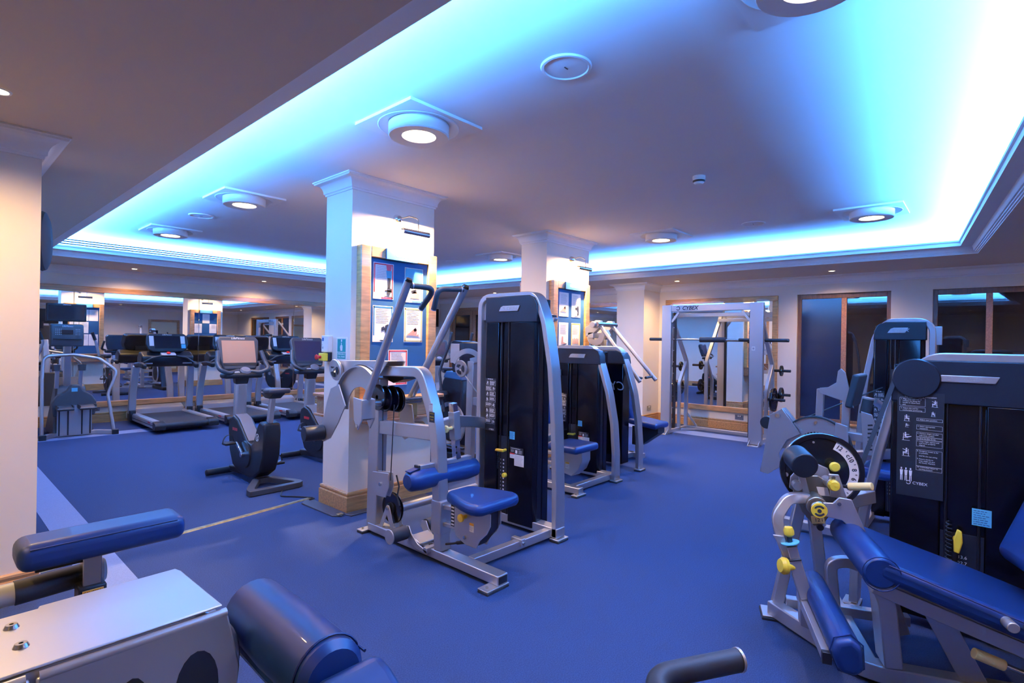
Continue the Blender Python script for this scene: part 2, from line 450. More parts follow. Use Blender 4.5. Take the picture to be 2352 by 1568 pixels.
# windows (glazed, night outside)
def window(idx, W, mull, blind, lab):
    y0, y1, z0, z1 = W; x = XW + 0.045
    o = struct('window_%d' % idx, MB().box((x, y0, z0), (x + 0.06, y0 + 0.055, z1)).box((x, y1 - 0.055, z0), (x + 0.06, y1, z1))
               .box((x, y0 + 0.055, z1 - 0.075), (x + 0.06, y1 - 0.055, z1)).box((x, y0 + 0.055, z0), (x + 0.06, y1 - 0.055, z0 + 0.05)), 'dark_wood', 0.004, lab)
    edges = [y0 + 0.055] + [v for c in mull for v in (c - 0.035, c + 0.035)] + [y1 - 0.055]
    for c in mull: obj('mullion', MB().box((x - 0.01, c - 0.035, z0 + 0.05), (x + 0.06, c + 0.035, z1 - 0.075)), 'cherry', o, 0.004)
    for i in range(0, len(edges), 2):
        fr = blind and i == len(edges) - 2
        pn = obj('pane', MB().box((x + 0.025, edges[i], z0 + 0.05), (x + 0.032, edges[i + 1], z1 - 0.075)), 'frost_glass' if fr else 'night_glass', o)
    obj('window_sill', MB().box((XW - 0.05, y0 - 0.03, z0 - 0.03), (XW + 0.10, y1 + 0.03, z0 + 0.003)), 'oak', o, 0.006)
    return o
window(1, W1, [1.68], True, 'brown framed two pane window beside the smith machine')
window(2, W2, [-0.65, -0.01], False, 'brown framed dark window behind the leg machines')

# glazed double door in the far part of the window wall
y0, y1, z0, z1 = D1; x = XW + 0.03
o = struct('door_1', MB().box((x - 0.02, y0, 0), (x + 0.08, y0 + 0.07, z1)).box((x - 0.02, y1 - 0.07, 0), (x + 0.08, y1, z1)).box((x - 0.02, y0 + 0.07, z1 - 0.08), (x + 0.08, y1 - 0.07, z1)), 'cherry', 0.004, 'wood framed glazed double door in the far corner')
mid = (y0 + y1) / 2
for a, b in ((y0 + 0.075, mid - 0.004), (mid + 0.004, y1 - 0.075)):
    lf = obj('door_leaf', MB().box((x, a, 0.01), (x + 0.05, a + 0.10, z1 - 0.085)).box((x, b - 0.10, 0.01), (x + 0.05, b, z1 - 0.085))
             .box((x, a + 0.10, 0.01), (x + 0.05, b - 0.10, 0.22)).box((x, a + 0.10, z1 - 0.19), (x + 0.05, b - 0.10, z1 - 0.085)), 'cherry', o, 0.003)
    obj('pane', MB().box((x + 0.02, a + 0.10, 0.22), (x + 0.028, b - 0.10, z1 - 0.19)), 'night_glass', lf)
    obj('handle', MB().tube(fillet([(x, (a + b) / 2 + (0.31 if a < mid - 0.1 else -0.31), 0.95), (x - 0.05, (a + b) / 2 + (0.31 if a < mid - 0.1 else -0.31), 0.95), (x - 0.05, (a + b) / 2 + (0.31 if a < mid - 0.1 else -0.31), 1.3), (x, (a + b) / 2 + (0.31 if a < mid - 0.1 else -0.31), 1.3)], 0.02), 0.012), 'brass', lf)
# cream door in the wall behind the camera (seen only in the mirrors)
y = YB + 0.001
o = struct('door_2', MB().box((6.2, YB - 0.02, 0), (6.29, YB + 0.03, 2.15)).box((7.21, YB - 0.02, 0), (7.30, YB + 0.03, 2.15)).box((6.29, YB - 0.02, 2.06), (7.21, YB + 0.03, 2.15)), 'oak', 0.004)
obj('door_leaf', MB().box((6.295, YB - 0.01, 0.01), (7.205, YB + 0.015, 2.055)), 'cream_door', o, 0.004)
obj('handle', MB().tube(fillet([(6.38, YB + 0.01, 1.0), (6.38, YB + 0.06, 1.0), (6.50, YB + 0.06, 1.0)], 0.015), 0.010), 'chrome', o)

# wall mirrors: panels, oak head rail and ledge
t = thing('wall_mirror', 'long panelled wall mirror with oak rails behind the treadmills', 'mirror', (5.0, YW, 0.27))
xs = [0.9, 1.73, 3.60, 5.47, 7.34, 8.60]
for i in range(5): obj('mirror_panel', MB().box((xs[i] + 0.0015, YW - 0.014, 0.34), (xs[i + 1] - 0.0015, YW - 0.002, 2.24)), 'mirror', t, 0.0025, 1)
obj('head_rail', MB().box((0.9, YW - 0.035, 2.21), (8.60, YW, 2.305)), 'oak_x', t, 0.006)
m = MB().prism([(1.90, 0.36), (8.60, 0.36), (8.60, 0.272), (1.99, 0.272)], 'y', YW - 0.075, YW); obj('ledge', m, 'oak_x', t, 0.005)
t = thing('wall_mirror', 'tall oak framed mirror behind the smith machine', 'mirror', (XW, 3.62, 0.31))
obj('mirror_panel', MB().box((XW - 0.014, 2.70, 0.36), (XW - 0.002, 4.54, 2.26)), 'mirror', t, 0.003, 1)
obj('head_rail', MB().box((XW - 0.035, 2.62, 2.245), (XW, 4.62, 2.335)), 'oak', t, 0.006)
obj('side_rail', MB().box((XW - 0.035, 2.62, 0.40), (XW, 2.705, 2.245)), 'oak', t, 0.006)
obj('side_rail', MB().box((XW - 0.035, 4.535, 0.40), (XW, 4.62, 2.245)), 'oak', t, 0.006)
obj('ledge', MB().box((XW - 0.06, 2.62, 0.31), (XW, 4.62, 0.40)), 'oak', t, 0.006)
t = thing('wall_mirror', 'oak headed mirror between the pier and the glazed door', 'mirror', (XW, 7.0, 0.31))
obj('mirror_panel', MB().box((XW - 0.014, 5.36, 0.36), (XW - 0.002, 8.55, 2.26)), 'mirror', t, 0.003, 1)
obj('head_rail', MB().box((XW - 0.035, 5.36, 2.245), (XW, 8.63, 2.335)), 'oak', t, 0.006)
obj('side_rail', MB().box((XW - 0.035, 8.545, 0.40), (XW, 8.63, 2.245)), 'oak', t, 0.006)
obj('ledge', MB().box((XW - 0.06, 5.36, 0.31), (XW, 8.63, 0.40)), 'oak', t, 0.006)

# long air vent in the far side of the coffer
t = thing('air_vent', 'long white slotted air vent in the far coffer side', 'air vent', (4.5, 10.15, 2.78))
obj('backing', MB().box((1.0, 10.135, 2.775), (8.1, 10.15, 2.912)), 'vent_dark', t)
for i in range(5): obj('slat', MB().bar((1.0, 10.128, 2.784 + i * 0.0325), (8.1, 10.128, 2.784 + i * 0.0325), 0.014, 0.0165), 'trim_paint', t, 0.002, 1)

# ---------------------------------------------------------------- ceiling fittings
def make_lamp():
    t = thing('ceiling_lamp', '', 'ceiling lamp', local=True, group='round gimbal lamps in the coffer ceiling')
    pl = MB(); n = 32
    # square plate with a round hole
    sq = [(0.295 * max(-1, min(1, math.cos(2 * PI * i / n + PI / 4) * 1.4142)), 0.295 * max(-1, min(1, math.sin(2 * PI * i / n + PI / 4) * 1.4142))) for i in range(n)]
    ci = [(0.268 * math.cos(2 * PI * i / n + PI / 4), 0.268 * math.sin(2 * PI * i / n + PI / 4)) for i in range(n)]
    v = [(*p, 0) for p in sq] + [(*p, -0.018) for p in sq] + [(*p, -0.018) for p in ci] + [(*p, 0.0) for p in ci]
    f = []
    for i in range(n):
        j = (i + 1) % n
        f += [(i, j, n + j, n + i), (n + i, n + j, 2 * n + j, 2 * n + i), (2 * n + i, 2 * n + j, 3 * n + j, 3 * n + i)]
    pl.add(v, f); obj('plate', pl, 'trim_paint', t)
    obj('dish', MB().lathe([(0.268, -0.019), (0.262, -0.022), (0.255, -0.017), (0.215, -0.004), (0.15, -0.001)], (0, 0, 0), n=40), 'trim_paint', t)
    dr = obj('drum', MB().lathe([(0.198, -0.002), (0.198, -0.078), (0.192, -0.085), (0.112, -0.080), (0.106, -0.070)], (0, 0, 0), n=40), 'trim_paint', t)
    obj('bulb', MB().lathe([(0.001, -0.070), (0.108, -0.070)], (0, 0, 0), n=32), 'lamp_glow', dr)
    return t
proto = make_lamp()
LL = ['ceiling lamp cut off at the top right edge', 'largest whole ceiling lamp, in front of the nearer pillar', 'second ceiling lamp left of the nearer pillar', 'farthest ceiling lamp above the air vent',
      'ceiling lamp near the right corner of the coffer', 'ceiling lamp right of the far pillar', 'ceiling lamp between the two pillars', 'ceiling lamp hidden beyond the nearer pillar']
for i, (x, y) in enumerate(LAMPS):
    o = proto if i == 0 else copy_tree(proto)
    o.location = (x, y, ZC); o['label'] = LL[i]
    L = bpy.data.lights.new('lamp_light', 'SPOT'); L.energy = LAMP_W * 4; L.color = (1.0, 0.68, 0.40); L.shadow_soft_size = 0.07; L.spot_size = math.radians(125); L.spot_blend = 0.9
    lo = bpy.data.objects.new('lamp_light', L); COL.objects.link(lo); lo.location = (x, y, ZC - 0.092)
def make_down():
    t = thing('downlight', '', 'downlight', local=True, group='small recessed downlights in the low ceiling')
    obj('trim_ring', MB().lathe([(0.036, -0.001), (0.038, -0.005), (0.046, -0.006), (0.050, -0.0005)], (0, 0, 0), n=24), 'trim_paint', t)
    obj('bulb', MB().lathe([(0.001, -0.003), (0.036, -0.002)], (0, 0, 0), n=20), 'down_glow', t)
    return t
proto = make_down()
DL = ['leftmost downlight over the treadmills', 'second downlight over the treadmills', 'third downlight over the treadmills, behind the nearer pillar', 'downlight above the left post of the smith machine',
      'downlight above the right hand windows', 'glaring downlight just above the central weight tower', 'downlight just right of the far pillar', 'glowing downlight at the left edge above the cream wall',
      'downlight out of frame near the left wall', 'downlight above the camera', 'downlight hidden behind the cream wall', 'downlight hidden behind the wall end', 'downlight out of frame at the window end',
      'downlight behind the leg machine', 'downlight behind the camera', 'downlight in the back corner']
for i, (x, y) in enumerate(DOWN):
    inside = not (x < 0.465 and y > 4.02)
    if not inside: continue
    o = proto if i == 0 else copy_tree(proto)
    o.location = (x, y, ZS - 0.0005); o['label'] = DL[i]
    L = bpy.data.lights.new('downlight_light', 'SPOT'); L.energy = DOWN_W * 5; L.color = WARM; L.shadow_soft_size = 0.04; L.spot_size = math.radians(150); L.spot_blend = 1.0
    lo = bpy.data.objects.new('downlight_light', L); COL.objects.link(lo); lo.location = (x, y, ZS - 0.015)
SP = [((2.22, 1.64), 'large round ceiling speaker near the top of the picture'), ((2.22, 6.92), 'round ceiling speaker between the left hand lamps'), ((6.40, 7.17), 'round ceiling speaker seen right of the nearer pillar'), ((6.50, 2.06), 'round ceiling speaker between the right hand lamps')]
proto = None
for (x, y), lab in SP:
    if proto is None:
        proto = thing('ceiling_speaker', lab, 'speaker', local=True, group='round ceiling speakers')
        obj('rim', MB().lathe([(0.112, -0.003), (0.116, -0.010), (0.128, -0.009), (0.133, 0)], (0, 0, 0), n=36), 'trim_paint', proto)
        obj('grille', MB().lathe([(0.001, -0.006), (0.112, -0.004)], (0, 0, 0), n=36), 'ceiling_paint', proto)
        obj('badge', MB().box((-0.014, -0.003, -0.008), (0.014, 0.003, -0.005)), 'grey_plastic', proto)
        o = proto
    else: o = copy_tree(proto)
    o.location = (x, y, ZC - 0.0005); o['label'] = lab
t = thing('smoke_detector', 'small white smoke detector on the coffer ceiling', 'smoke detector', (4.40, 1.84, ZC))
obj('base', MB().lathe([(0.001, 0), (0.052, 0), (0.052, -0.022), (0.048, -0.026)], (4.40, 1.84, ZC), n=28), 'plastic_white', t)
obj('head', MB().lathe([(0.048, -0.026), (0.050, -0.034), (0.047, -0.048), (0.030, -0.066), (0.001, -0.068)], (4.40, 1.84, ZC), n=28), 'plastic_white', t)
obj('chamber', MB().lathe([(0.0505, -0.036), (0.0505, -0.044), (0.044, -0.052)], (4.40, 1.84, ZC), n=28), 'dark_plastic', t)

# ---------------------------------------------------------------- noticeboards and picture lamps on the pillars
def poster(x, z, wd, h, yf, sgn, label, style, k):
    """sgn -1: faces -Y"""
    R = Vector((1, 0, 0)) if sgn < 0 else Vector((-1, 0, 0)); U = Vector((0, 0, 1)); y = yf + sgn * 0.001
    O = Vector((x + (0 if sgn < 0 else wd), y, z))
    t = thing('poster', label, 'poster', tuple(O), 'posters pinned to the noticeboards')
    obj('sheet', quads([(0, 0, wd, h)], O, R, U, 0.0015), 'paper', t)
    O2 = O + Vector((0, sgn * 0.0017, 0))
    c = style[0]
    if c:
        b = 0.012; e = 0.006
        obj('border', quads([(e, h * 0.18, e + b, h - e), (e, h - e - b, wd - e, h - e), (wd - e - b, e, wd - e, h - e), (wd * 0.4, e, wd - e, e + b)] if style[1] != 'full' else
            [(e, e, e + b, h - e), (wd - e - b, e, wd - e, h - e), (e, e, wd - e, e + b), (e, h - e - b, wd - e, h - e)], O2, R, U), c, t)
    obj('text_lines', quads(textlines(wd * 0.16, wd * 0.84, [h * (0.90 - 0.045 * i) for i in range(9)], h * 0.012, k), O2, R, U), 'ink_grey', t)
    fig = style[2]; O3 = O2 + Vector((0, sgn * 0.0008, 0))
    if fig == 'cyclist':
        obj('picture', poly2([[(wd * .62, h * .95), (wd * .90, h * .95), (wd * .86, h * .80), (wd * .66, h * .80)]], O3, R, U), 'print_red', t)
        obj('picture', poly2([[(wd * .62, h * .80), (wd * .90, h * .80), (wd * .88, h * .60), (wd * .66, h * .60)]], O3, R, U), 'print_sky', t)
        obj('picture', poly2([[(wd * .68, h * .60), (wd * .86, h * .60), (wd * .84, h * .32), (wd * .72, h * .30)], [(wd * .58, h * .26), (wd * .92, h * .26), (wd * .92, h * .22), (wd * .58, h * .22)],
                              [(wd * .70, h * .34), (wd * .92, h * .30), (wd * .80, h * .10), (wd * .66, h * .14)], [(wd * .55, h * .10), (wd * .95, h * .08), (wd * .95, h * .06), (wd * .55, h * .08)]], O3, R, U), 'ink', t)
    elif fig == 'boxer':
        obj('picture', poly2([[(wd * .42, h * .40), (wd * .56, h * .44), (wd * .60, h * .34), (wd * .44, h * .30)], [(wd * .62, h * .46), (wd * .76, h * .50), (wd * .82, h * .30), (wd * .80, h * .10), (wd * .60, h * .06), (wd * .66, h * .22), (wd * .56, h * .34)],
                              [(wd * .35, h * .05), (wd * .70, h * .05), (wd * .70, h * .03), (wd * .35, h * .03)]], O3, R, U), 'ink', t)
    elif fig == 'yoga':
        obj('picture', poly2([[(wd * .14, h * .20), (wd * .60, h * .42), (wd * .70, h * .36), (wd * .66, h * .20), (wd * .80, h * .24), (wd * .78, h * .18), (wd * .40, h * .20)]], O3, R, U), 'print_skin', t)
        obj('picture', poly2([[(wd * .12, h * .195), (wd * .88, h * .175), (wd * .88, h * .168), (wd * .12, h * .185)], [(wd * .50, h * .36), (wd * .64, h * .46), (wd * .70, h * .36), (wd * .60, h * .30)]], O3 , R, U), 'ink_grey', t)
    elif fig == 'sky':
        obj('picture', quads([(wd * .08, h * .52, wd * .92, h * .95)], O3, R, U), 'print_sky', t)
        obj('picture', poly2([[(wd * .30, h * .12), (wd * .80, h * .12), (wd * .80, h * .26), (wd * .50, h * .34)]], O3, R, U), 'print_skin', t)
        obj('picture', poly2([[(wd * .34, h * .34), (wd * .62, h * .40), (wd * .66, h * .28), (wd * .40, h * .26)]], O3, R, U), 'ink', t)
    elif fig == 'group':
        obj('picture', poly2([[(wd * .14 + i * wd * .14, h * .12), (wd * .26 + i * wd * .14, h * .12), (wd * .24 + i * wd * .14, h * (.34 + .05 * (i % 2))), (wd * .16 + i * wd * .14, h * .34)] for i in range(5)], O3, R, U), 'print_skin', t)
    elif fig == 'sit':
        obj('picture', poly2([[(wd * .28, h * .10), (wd * .72, h * .12), (wd * .66, h * .16), (wd * .48, h * .18), (wd * .46, h * .42), (wd * .34, h * .42)]], O3, R, U), 'print_skin', t)
        obj('picture', poly2([[(wd * .22, h * .06), (wd * .82, h * .14), (wd * .84, h * .10), (wd * .28, h * .02)]], O3, R, U), 'ink', t)
    return t
def board(x0, x1, ztop, zbot, yf, sgn, label, head, first):
    t = thing('noticeboard', label, 'noticeboard', ((x0 + x1) / 2, yf, zbot))
    y = lambda d: yf + sgn * d
    fw = 0.10; d0 = 0.075
    obj('side_rail', MB().box((x0, y(0), zbot), (x0 + fw, y(d0), ztop)), 'oak', t, 0.006)
    obj('side_rail', MB().box((x1 - fw, y(0), zbot), (x1, y(d0), ztop)), 'oak', t, 0.006)
    obj('head_rail', MB().box((x0 + fw, y(0), ztop - 0.095), (x1 - fw, y(d0), ztop)), 'oak_x', t, 0.006)
    obj('back_panel', MB().box((x0 + fw, y(0), zbot), (x1 - fw, y(0.045), ztop - 0.095)), 'board_blue', t)
    hx = (x0 + x1) / 2; hp = obj('header_plate', MB().box((hx - 0.175, y(d0 - 0.01), ztop - 0.10), (hx + 0.175, y(d0 + 0.014), ztop + 0.0)), 'header_blue', t, 0.003)
    if head: text('lettering', head, 0.052, (hx, y(d0 + 0.0145), ztop - 0.05), (1, 0, 0) if sgn < 0 else (-1, 0, 0), (0, 0, 1), 'white_print', hp, bold=0.001)
    ov = 0.0 if sgn < 0 else 0.05
    tr = obj('leaflet_tray', MB().box((x0 + 0.02 - ov, y(0), 0.80), (x1 - 0.02 + ov, y(0.17), 0.955)), 'cherry', t, 0.006)
    obj('tray_top', MB().box((x0 - ov, y(0), 0.955), (x1 + ov, y(0.21), 0.985)), 'cherry', tr, 0.006)
    obj('tray_moulding', MB().box((x0 - ov, y(0), 0.775), (x1 + ov, y(0.19), 0.80)), 'cherry', tr, 0.006)
    return t
def picture_lamp(x, z, yf, sgn, label):
    t = thing('picture_lamp', label, 'picture lamp', (x, yf, z))
    y = lambda d: yf + sgn * d
    obj('wall_rose', MB().lathe([(0.001, 0.045), (0.028, 0.040), (0.040, 0.018), (0.046, 0.0)], (x - 0.10, yf, z + 0.13), (0, sgn, 0), 20), 'chrome', t)
    obj('arm', MB().tube(fillet([(x - 0.10, y(0.03), z + 0.13), (x - 0.02, y(0.08), z + 0.165), (x + 0.035, y(0.14), z + 0.14), (x + 0.03, y(0.15), z + 0.02)], 0.04), 0.006, 8), 'chrome', t)
    pr = [(0.030 * math.cos(a), 0.030 * math.sin(a)) for a in [PI * (-0.35 + 1.2 * i / 10) for i in range(11)]]
    m = MB(); v = []
    for xx in (x - 0.15, x + 0.15):
        for (p, q) in pr: v.append((xx, y(0.15 + p), z + q))
    for xx in (x - 0.15, x + 0.15):
        for (p, q) in pr: v.append((xx, y(0.15 + p * 0.86), z + q * 0.86))
    k = len(pr); f = []
    for i in range(k - 1): f += [(i, i + 1, k + i + 1, k + i), (2 * k + i, 3 * k + i, 3 * k + i + 1, 2 * k + i + 1)]
    f += [(0, k, 3 * k, 2 * k), (k - 1, 3 * k - 1, 4 * k - 1, 2 * k - 1)]
    m.add(v, f); obj('reflector', m, 'chrome', t)
    obj('bulb', MB().cyl((x - 0.12, y(0.15), z), (x + 0.12, y(0.15), z), 0.010, n=10), 'lamp_glow', t)
    L = bpy.data.lights.new('picture_light', 'AREA'); L.shape = 'RECTANGLE'; L.size = 0.26; L.size_y = 0.03; L.energy = PIC_W if sgn < 0 else PIC_W * 0.3; L.color = (1.0, 0.66, 0.34)
    lo = bpy.data.objects.new('picture_light', L); COL.objects.link(lo)
    lo.location = (x, y(0.135), z - 0.012)
    zd = Vector((0, sgn * 0.72, 0.69)).normalized(); xd = Vector((1, 0, 0)); yd = zd.cross(xd)
    lo.rotation_euler = Matrix((xd, yd, zd)).transposed().to_euler()
ST = {'red_c': ('print_red', 'part', 'cyclist'), 'sky': ('print_sky', 'part', 'sky'), 'blue_b': ('print_blue', 'part', 'boxer'), 'ol_y': ('print_olive', 'full', 'yoga'), 'red_y': ('print_red', 'part', 'yoga'),
      'w_y': (None, '', 'yoga'), 'w_b': (None, '', 'boxer'), 'w_s': (None, '', 'sit'), 'or_g': ('orange_print', 'full', 'group'), 'plain': (None, '', '')}
board(2.55, 3.395, 2.318, 0.96, 4.11, -1, 'oak framed blue noticeboard on the nearer pillar', 'Classes', True)
yf = 4.11 - 0.045
for x, z, st, lab in [(2.69, 1.86, 'red_c', 'poster with a cyclist, upper left of the nearer noticeboard'), (3.03, 1.85, 'sky', 'poster with a blue sky band, upper right of the nearer noticeboard'),
                      (2.69, 1.475, 'blue_b', 'poster with a boxer silhouette, lower left of the nearer noticeboard'), (3.03, 1.475, 'ol_y', 'poster with a yoga pose, lower right of the nearer noticeboard'),
                      (2.86, 1.08, 'red_y', 'red edged poster at the bottom of the nearer noticeboard')]:
    poster(x, z, 0.215, 0.325, yf, -1, lab, ST[st], int(x * 100 + z * 10))
picture_lamp(3.07, 2.485, 4.11, -1, 'chrome picture lamp over the nearer noticeboard')
board(5.46, 6.30, 2.30, 0.96, 4.25, -1, 'oak framed blue noticeboard on the far pillar', 'Classes', False)
yf = 4.25 - 0.045
for x, z, st, lab in [(5.62, 1.84, 'w_y', 'white poster, upper left of the far noticeboard'), (5.90, 1.84, 'w_b', 'poster with a black boxer, upper right of the far noticeboard'),
                      (5.62, 1.44, 'w_s', 'white poster, lower left of the far noticeboard'), (5.90, 1.44, 'or_g', 'orange poster with a group of people on the far noticeboard')]:
    poster(x, z, 0.21, 0.32, yf, -1, lab, ST[st], int(x * 100 + z * 10))
picture_lamp(6.04, 2.50, 4.25, -1, 'chrome picture lamp over the far noticeboard')
# their backs, seen in the mirrors
board(2.55, 3.395, 2.318, 0.96, 4.54, 1, 'noticeboard full of white sheets, reflected at the left of the mirror', None, False)
yf = 4.54 + 0.045
k = 0
for i in range(3):
    for j in range(3):
        if (i, j) in ((2, 1),): continue
        poster(2.665 + i * 0.205, 1.865 - j * 0.33, 0.195, 0.30, yf, 1, '%s white sheet in the %s row of the board reflected at the left' % (('right hand', 'middle', 'left hand')[i], ('top', 'second', 'bottom')[j]), ST['plain'], 40 + k); k += 1
picture_lamp(2.97, 2.485, 4.54, 1, 'picture lamp reflected at the left of the mirror')
board(5.46, 6.30, 2.30, 0.96, 4.68, 1, 'noticeboard with few sheets, reflected in the middle of the mirror', None, False)
yf = 4.68 + 0.045
for x, z, lab in [(5.79, 1.90, 'topmost white sheet on the board reflected in the middle of the mirror'), (5.575, 1.60, 'white sheet with a small picture, reflected right of the board centre'), (5.985, 1.60, 'white sheet reflected left of the board centre')]:
    poster(x, z, 0.20, 0.28, yf, 1, lab, ST['plain'], int(x * 100))
picture_lamp(5.88, 2.50, 4.68, 1, 'picture lamp reflected in the middle of the mirror')

# pillar side: call box, emergency stop, emergency sign
X0 = 2.50
t = thing('call_box', 'small white call box on the nearer pillar', 'call box', (X0, 4.46, 1.37))
obj('body', MB().box((X0 - 0.045, 4.40, 1.375), (X0, 4.52, 1.525)), 'plastic_white', t, 0.006)
obj('button', MB().box((X0 - 0.048, 4.475, 1.475), (X0 - 0.044, 4.505, 1.505)), 'header_blue', t, 0.002)
obj('keypad', quads([(0.0, 0.0, 0.025, 0.02), (0.0, 0.032, 0.012, 0.038)], (X0 - 0.0455, 4.505, 1.405), (0, -1, 0), (0, 0, 1)), 'ink_grey', t)
obj('cable', MB().tube([(X0 - 0.004, 4.47, 1.52), (X0 - 0.004, 4.472, 1.60), (X0 - 0.004, 4.47, 1.66)], 0.0025, 6), 'plastic_white', t)
t = thing('emergency_stop', 'yellow emergency stop box with a red button on the nearer pillar', 'emergency stop', (X0, 4.46, 1.29))
obj('back_box', MB().box((X0 - 0.035, 4.405, 1.292), (X0, 4.50, 1.372)), 'black', t, 0.004)
obj('body', MB().box((X0 - 0.085, 4.415, 1.298), (X0 - 0.035, 4.495, 1.366)), 'yellow', t, 0.005)
obj('button', MB().lathe([(0.001, 0.05), (0.022, 0.046), (0.024, 0.036), (0.015, 0.028), (0.013, 0.0)], (X0 - 0.085, 4.455, 1.332), (-1, 0, 0), 20), 'red', t)
t = thing('emergency_sign', 'green emergency call point sign on the nearer pillar', 'sign', (X0, 4.24, 1.305))
obj('plate', MB().box((X0 - 0.006, 4.155, 1.300), (X0, 4.325, 1.510)), 'plastic_white', t, 0.002)
O = (X0 - 0.0064, 4.325, 1.300); R = (0, -1, 0); U = (0, 0, 1)
obj('pictogram_field', quads([(0.018, 0.082, 0.152, 0.196)], O, R, U), 'sign_teal', t)
obj('text_field', quads([(0.018, 0.022, 0.152, 0.076)], O, R, U), 'sign_teal', t)
O = (X0 - 0.0072, 4.325, 1.300)
obj('hand', poly2([[(.070, .092), (.100, .092), (.104, .125), (.100, .142), (.070, .142), (.062, .125)], [(.078, .142), (.088, .142), (.088, .165), (.078, .165)], [(.076, .172), (.096, .172), (.096, .192), (.076, .192)]], O, R, U), 'white_print', t)
text('lettering', 'EMERGENCY', 0.021, (X0 - 0.0070, 4.24, 1.363), R, U, 'white_print', t)
text('lettering', 'CALL POINT', 0.021, (X0 - 0.0070, 4.24, 1.339), R, U, 'white_print', t)

# brass cable strip, taped cables on the floor
t = thing('floor_cable_strip', 'flat brass cable strip crossing the carpet to the pillar', 'cable strip', (1.6, 4.6, 0))
obj('strip', MB().prism([(-0.024, 0), (-0.016, 0.008), (0.016, 0.008), (0.024, 0)], 'x', 0, 1), 'brass_strip', t).data
o = t.children[0]
for v in o.data.vertices:
    s_, c_ = v.co.x + 1.6, v.co.y + 4.6
    u = s_; px_ = 0.30 + (2.49 - 0.30) * u; py_ = 4.40 + (4.72 - 4.40) * u
    v.co = Vector((px_ - 1.6, py_ + c_ - 4.6, v.co.z))
o.data.update()
t = thing('floor_cable_cover', 'grey taped cable cover round the foot of the nearer pillar', 'cable cover', (2.44, 4.3, 0))
obj('cover', MB().prism([(2.33, 4.60), (2.40, 4.66), (2.46, 4.62), (2.465, 4.10), (2.40, 4.03), (2.345, 4.09)], 'z', 0, 0.012), 'tape', t, 0.004)
obj('cover', MB().prism([(2.44, 4.07), (2.46, 3.985), (3.3, 3.985), (3.3, 4.07)], 'z', 0, 0.011), 'tape', t, 0.004)
obj('clip', MB().box((2.375, 4.045, 0.010), (2.425, 4.085, 0.022)), 'brass', t, 0.003)
tag(obj('power_cable', MB().tube(fillet([(2.40, 5.13, 0.008), (2.30, 4.95, 0.008), (2.42, 4.80, 0.008), (2.50, 4.66, 0.010), (2.42, 4.62, 0.018)], 0.06), 0.007, 8), 'rubber'), 'black power cable between the bike and the pillar foot', 'cable')

# wall things
t = thing('wall_fan', 'round black wall fan beyond the end of the cream wall', 'fan', (0.465, 4.75, 2.12))
obj('bracket', MB().box((0.465, 4.72, 2.05), (0.485, 4.80, 2.20)).cyl((0.475, 4.76, 2.12), (0.53, 4.74, 2.12), 0.03), 'black', t)
obj('cage', MB().lathe([(0.04, -0.05), (0.13, -0.045), (0.19, -0.02), (0.20, 0.0), (0.19, 0.02), (0.15, 0.035), (0.0, 0.045)], (0.556, 4.73, 2.12), (0.97, -0.25, 0), 36), 'rubber', t)
t = thing('television', 'dark flat television in the far corner beyond the nearer pillar', 'television', (9.0, 11.2, 1.8))
obj('case', MB().box((8.66, 11.14, 1.86), (9.46, 11.20, 2.34)), 'black', t, 0.008)
obj('screen', MB().box((8.69, 11.137, 1.90), (9.43, 11.141, 2.31)), 'screen', t)
obj('mount', MB().box((8.98, 11.20, 2.0), (9.14, 11.28, 2.2)), 'black', t)
def socket(o, R, lab):
    O = Vector(o); t = thing('wall_socket', lab, 'socket', tuple(O)); U = (0, 0, 1)
    obj('plate', quads([(0, 0, 0.146, 0.086)], O, R, U, 0.009), 'steel', t, 0.003)
    N = Vector(R).cross(Vector(U)); O2 = O + N * 0.0092
    obj('holes', quads([(0.03, 0.045, 0.036, 0.058), (0.022, 0.026, 0.030, 0.031), (0.037, 0.026, 0.045, 0.031), (0.108, 0.045, 0.114, 0.058), (0.100, 0.026, 0.108, 0.031), (0.115, 0.026, 0.123, 0.031)], O2, R, U), 'ink', t)
    obj('switch', quads([(0.052, 0.055, 0.064, 0.075), (0.084, 0.055, 0.096, 0.075)], O2, R, U, 0.004), 'plastic_white', t)
socket((XW, 3.30, 0.19), (0, -1, 0), 'steel double socket under the smith machine mirror')
socket((9.16, 4.76, 0.24), (1, 0, 0), 'steel socket on the yellow lit side of the pier')
socket((1.95, YW, 0.20), (1, 0, 0), 'socket behind the stair climber')
